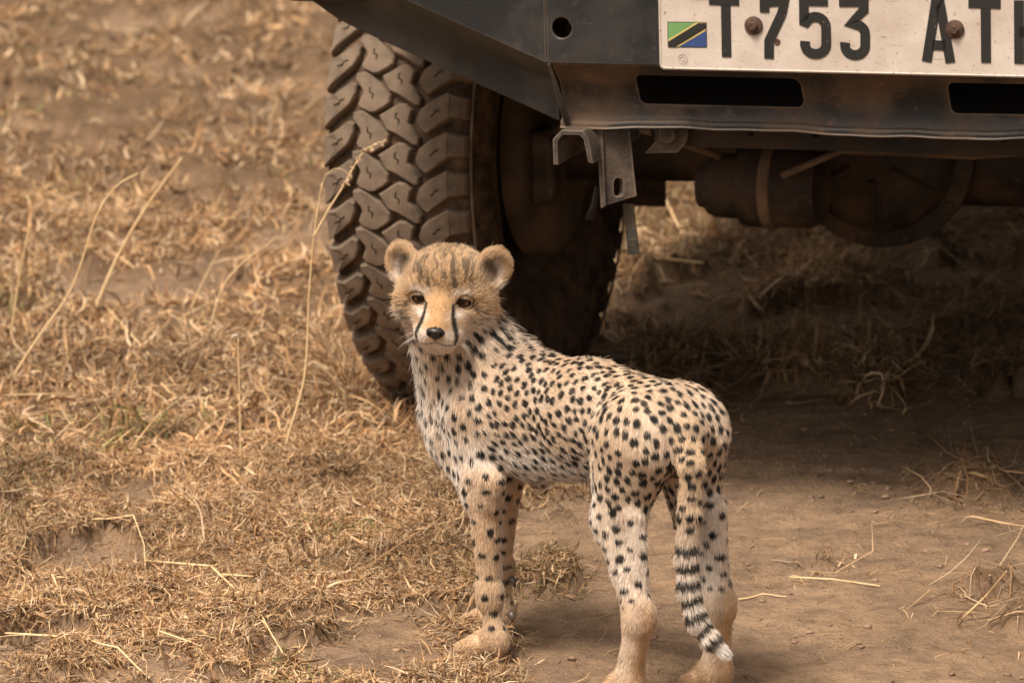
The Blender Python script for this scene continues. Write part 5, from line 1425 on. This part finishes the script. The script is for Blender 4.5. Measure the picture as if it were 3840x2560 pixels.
# fallen stalks
def lay(px, r0, label, hgt=.012, same=None):
    P = []
    for i, p in enumerate(px):
        z = hgt if not hasattr(hgt, '__len__') else hgt[i]; P.append(ground_at(p[0], p[1], z))
    o0 = np.array([P[0][0], P[0][1], 0]); S = P if len(P) < 3 else [P[0] + (P[1] - P[0]) * t for t in (0, .5)] + sum([[P[i] + (P[i + 1] - P[i]) * t for t in (.0, .04, .35, .7, .96)] for i in range(1, len(P) - 1)], []) + [P[-1]]
    S = [np.array([p[0], p[1], max(p[2], float(ground_h(np.array([p[0]]), np.array([p[1]]))[0]) + r0 * 1.2)]) for p in S]
    mb = MB(); mb.tube([p - o0 for p in S], list(np.linspace(r0, r0 * .6, len(S))), 6, flat=.6)
    o = mb.build('fallen_straw', MAT['stalk'], None, smooth=True); o.location = o0
    tag(o, label, 'straw', 'straws lying on the grass'); return o
lay([(392, 1143), (560, 1330), (735, 1535)], .0014, 'long straw slanting down across the blurred grass below the leaning stalks', [.05, .03, .012])
lay([(539, 2100), (790, 2120), (963, 2286), (1127, 2555)], .0016, 'longest pale straw, bent in the middle, lying across the trampled grass', [.02, .03, .03, .02])
lay([(20, 2372), (240, 2385), (440, 2425), (560, 2545)], .0017, 'thick straw bent down at one end, lying near the green blades', [.02, .03, .03, .012])
lay([(600, 2365), (700, 2400), (800, 2440), (920, 2520)], .0013, 'straw lying at the edge of the bare patch of dirt', [.035, .025, .02, .012])
lay([(830, 2152), (950, 2160)], .0018, 'short flat pale straw stub', .025)
lay([(520, 2270), (700, 2215), (850, 2180)], .0014, 'straw lying slantwise below the longest bent one', [.02, .03, .02])
lay([(0, 1480), (230, 1475), (430, 1455), (700, 1440)], .0011, 'thin level straw strung across the middle of the grass', .03)
lay([(100, 1560), (420, 1480), (560, 1380)], .0010, 'thin curved straw rising out of the matted grass', .03)
lay([(340, 1955), (500, 1930), (540, 2040), (545, 2130)], .0013, 'straw folded sharply like a hook', [.03, .045, .04, .02])
lay([(2960, 2162), (3120, 2170), (3300, 2195)], .0013, 'straw beside the small tuft on the bare path', .006)
lay([(2770, 2245), (2860, 2232), (2950, 2236)], .0011, 'single short straw alone on the bare path', .005)
lay([(3608, 2318), (3700, 2230), (3775, 2140)], .0013, 'straw sticking up out of the clump on the bare path', [.01, .04, .08])
lay([(2340, 975), (2480, 968), (2640, 985)], .0022, 'thin twig lying level on the grass behind the tyre', .03)
lay([(2455, 640), (2500, 760), (2560, 880)], .003, 'pale straw slanting on the far grass behind the tyre', [.10, .06, .02])
# a short stick standing behind the tail
p0, p1 = ground_at(2535, 1975), None
p1 = depth_at(2524, 1745, p0[1])
mb = MB(); mb.tube([np.zeros(3) - np.array([0, 0, .01]), (p1 - p0) * .5 + np.array([.001, 0, 0]), p1 - p0], [.0042, .0038, .0030], 7); o = mb.build('stick', MAT['rust'], None, smooth=True); o.location = p0
tag(o, 'short brown stick standing upright in the dirt behind the tail', 'stick')
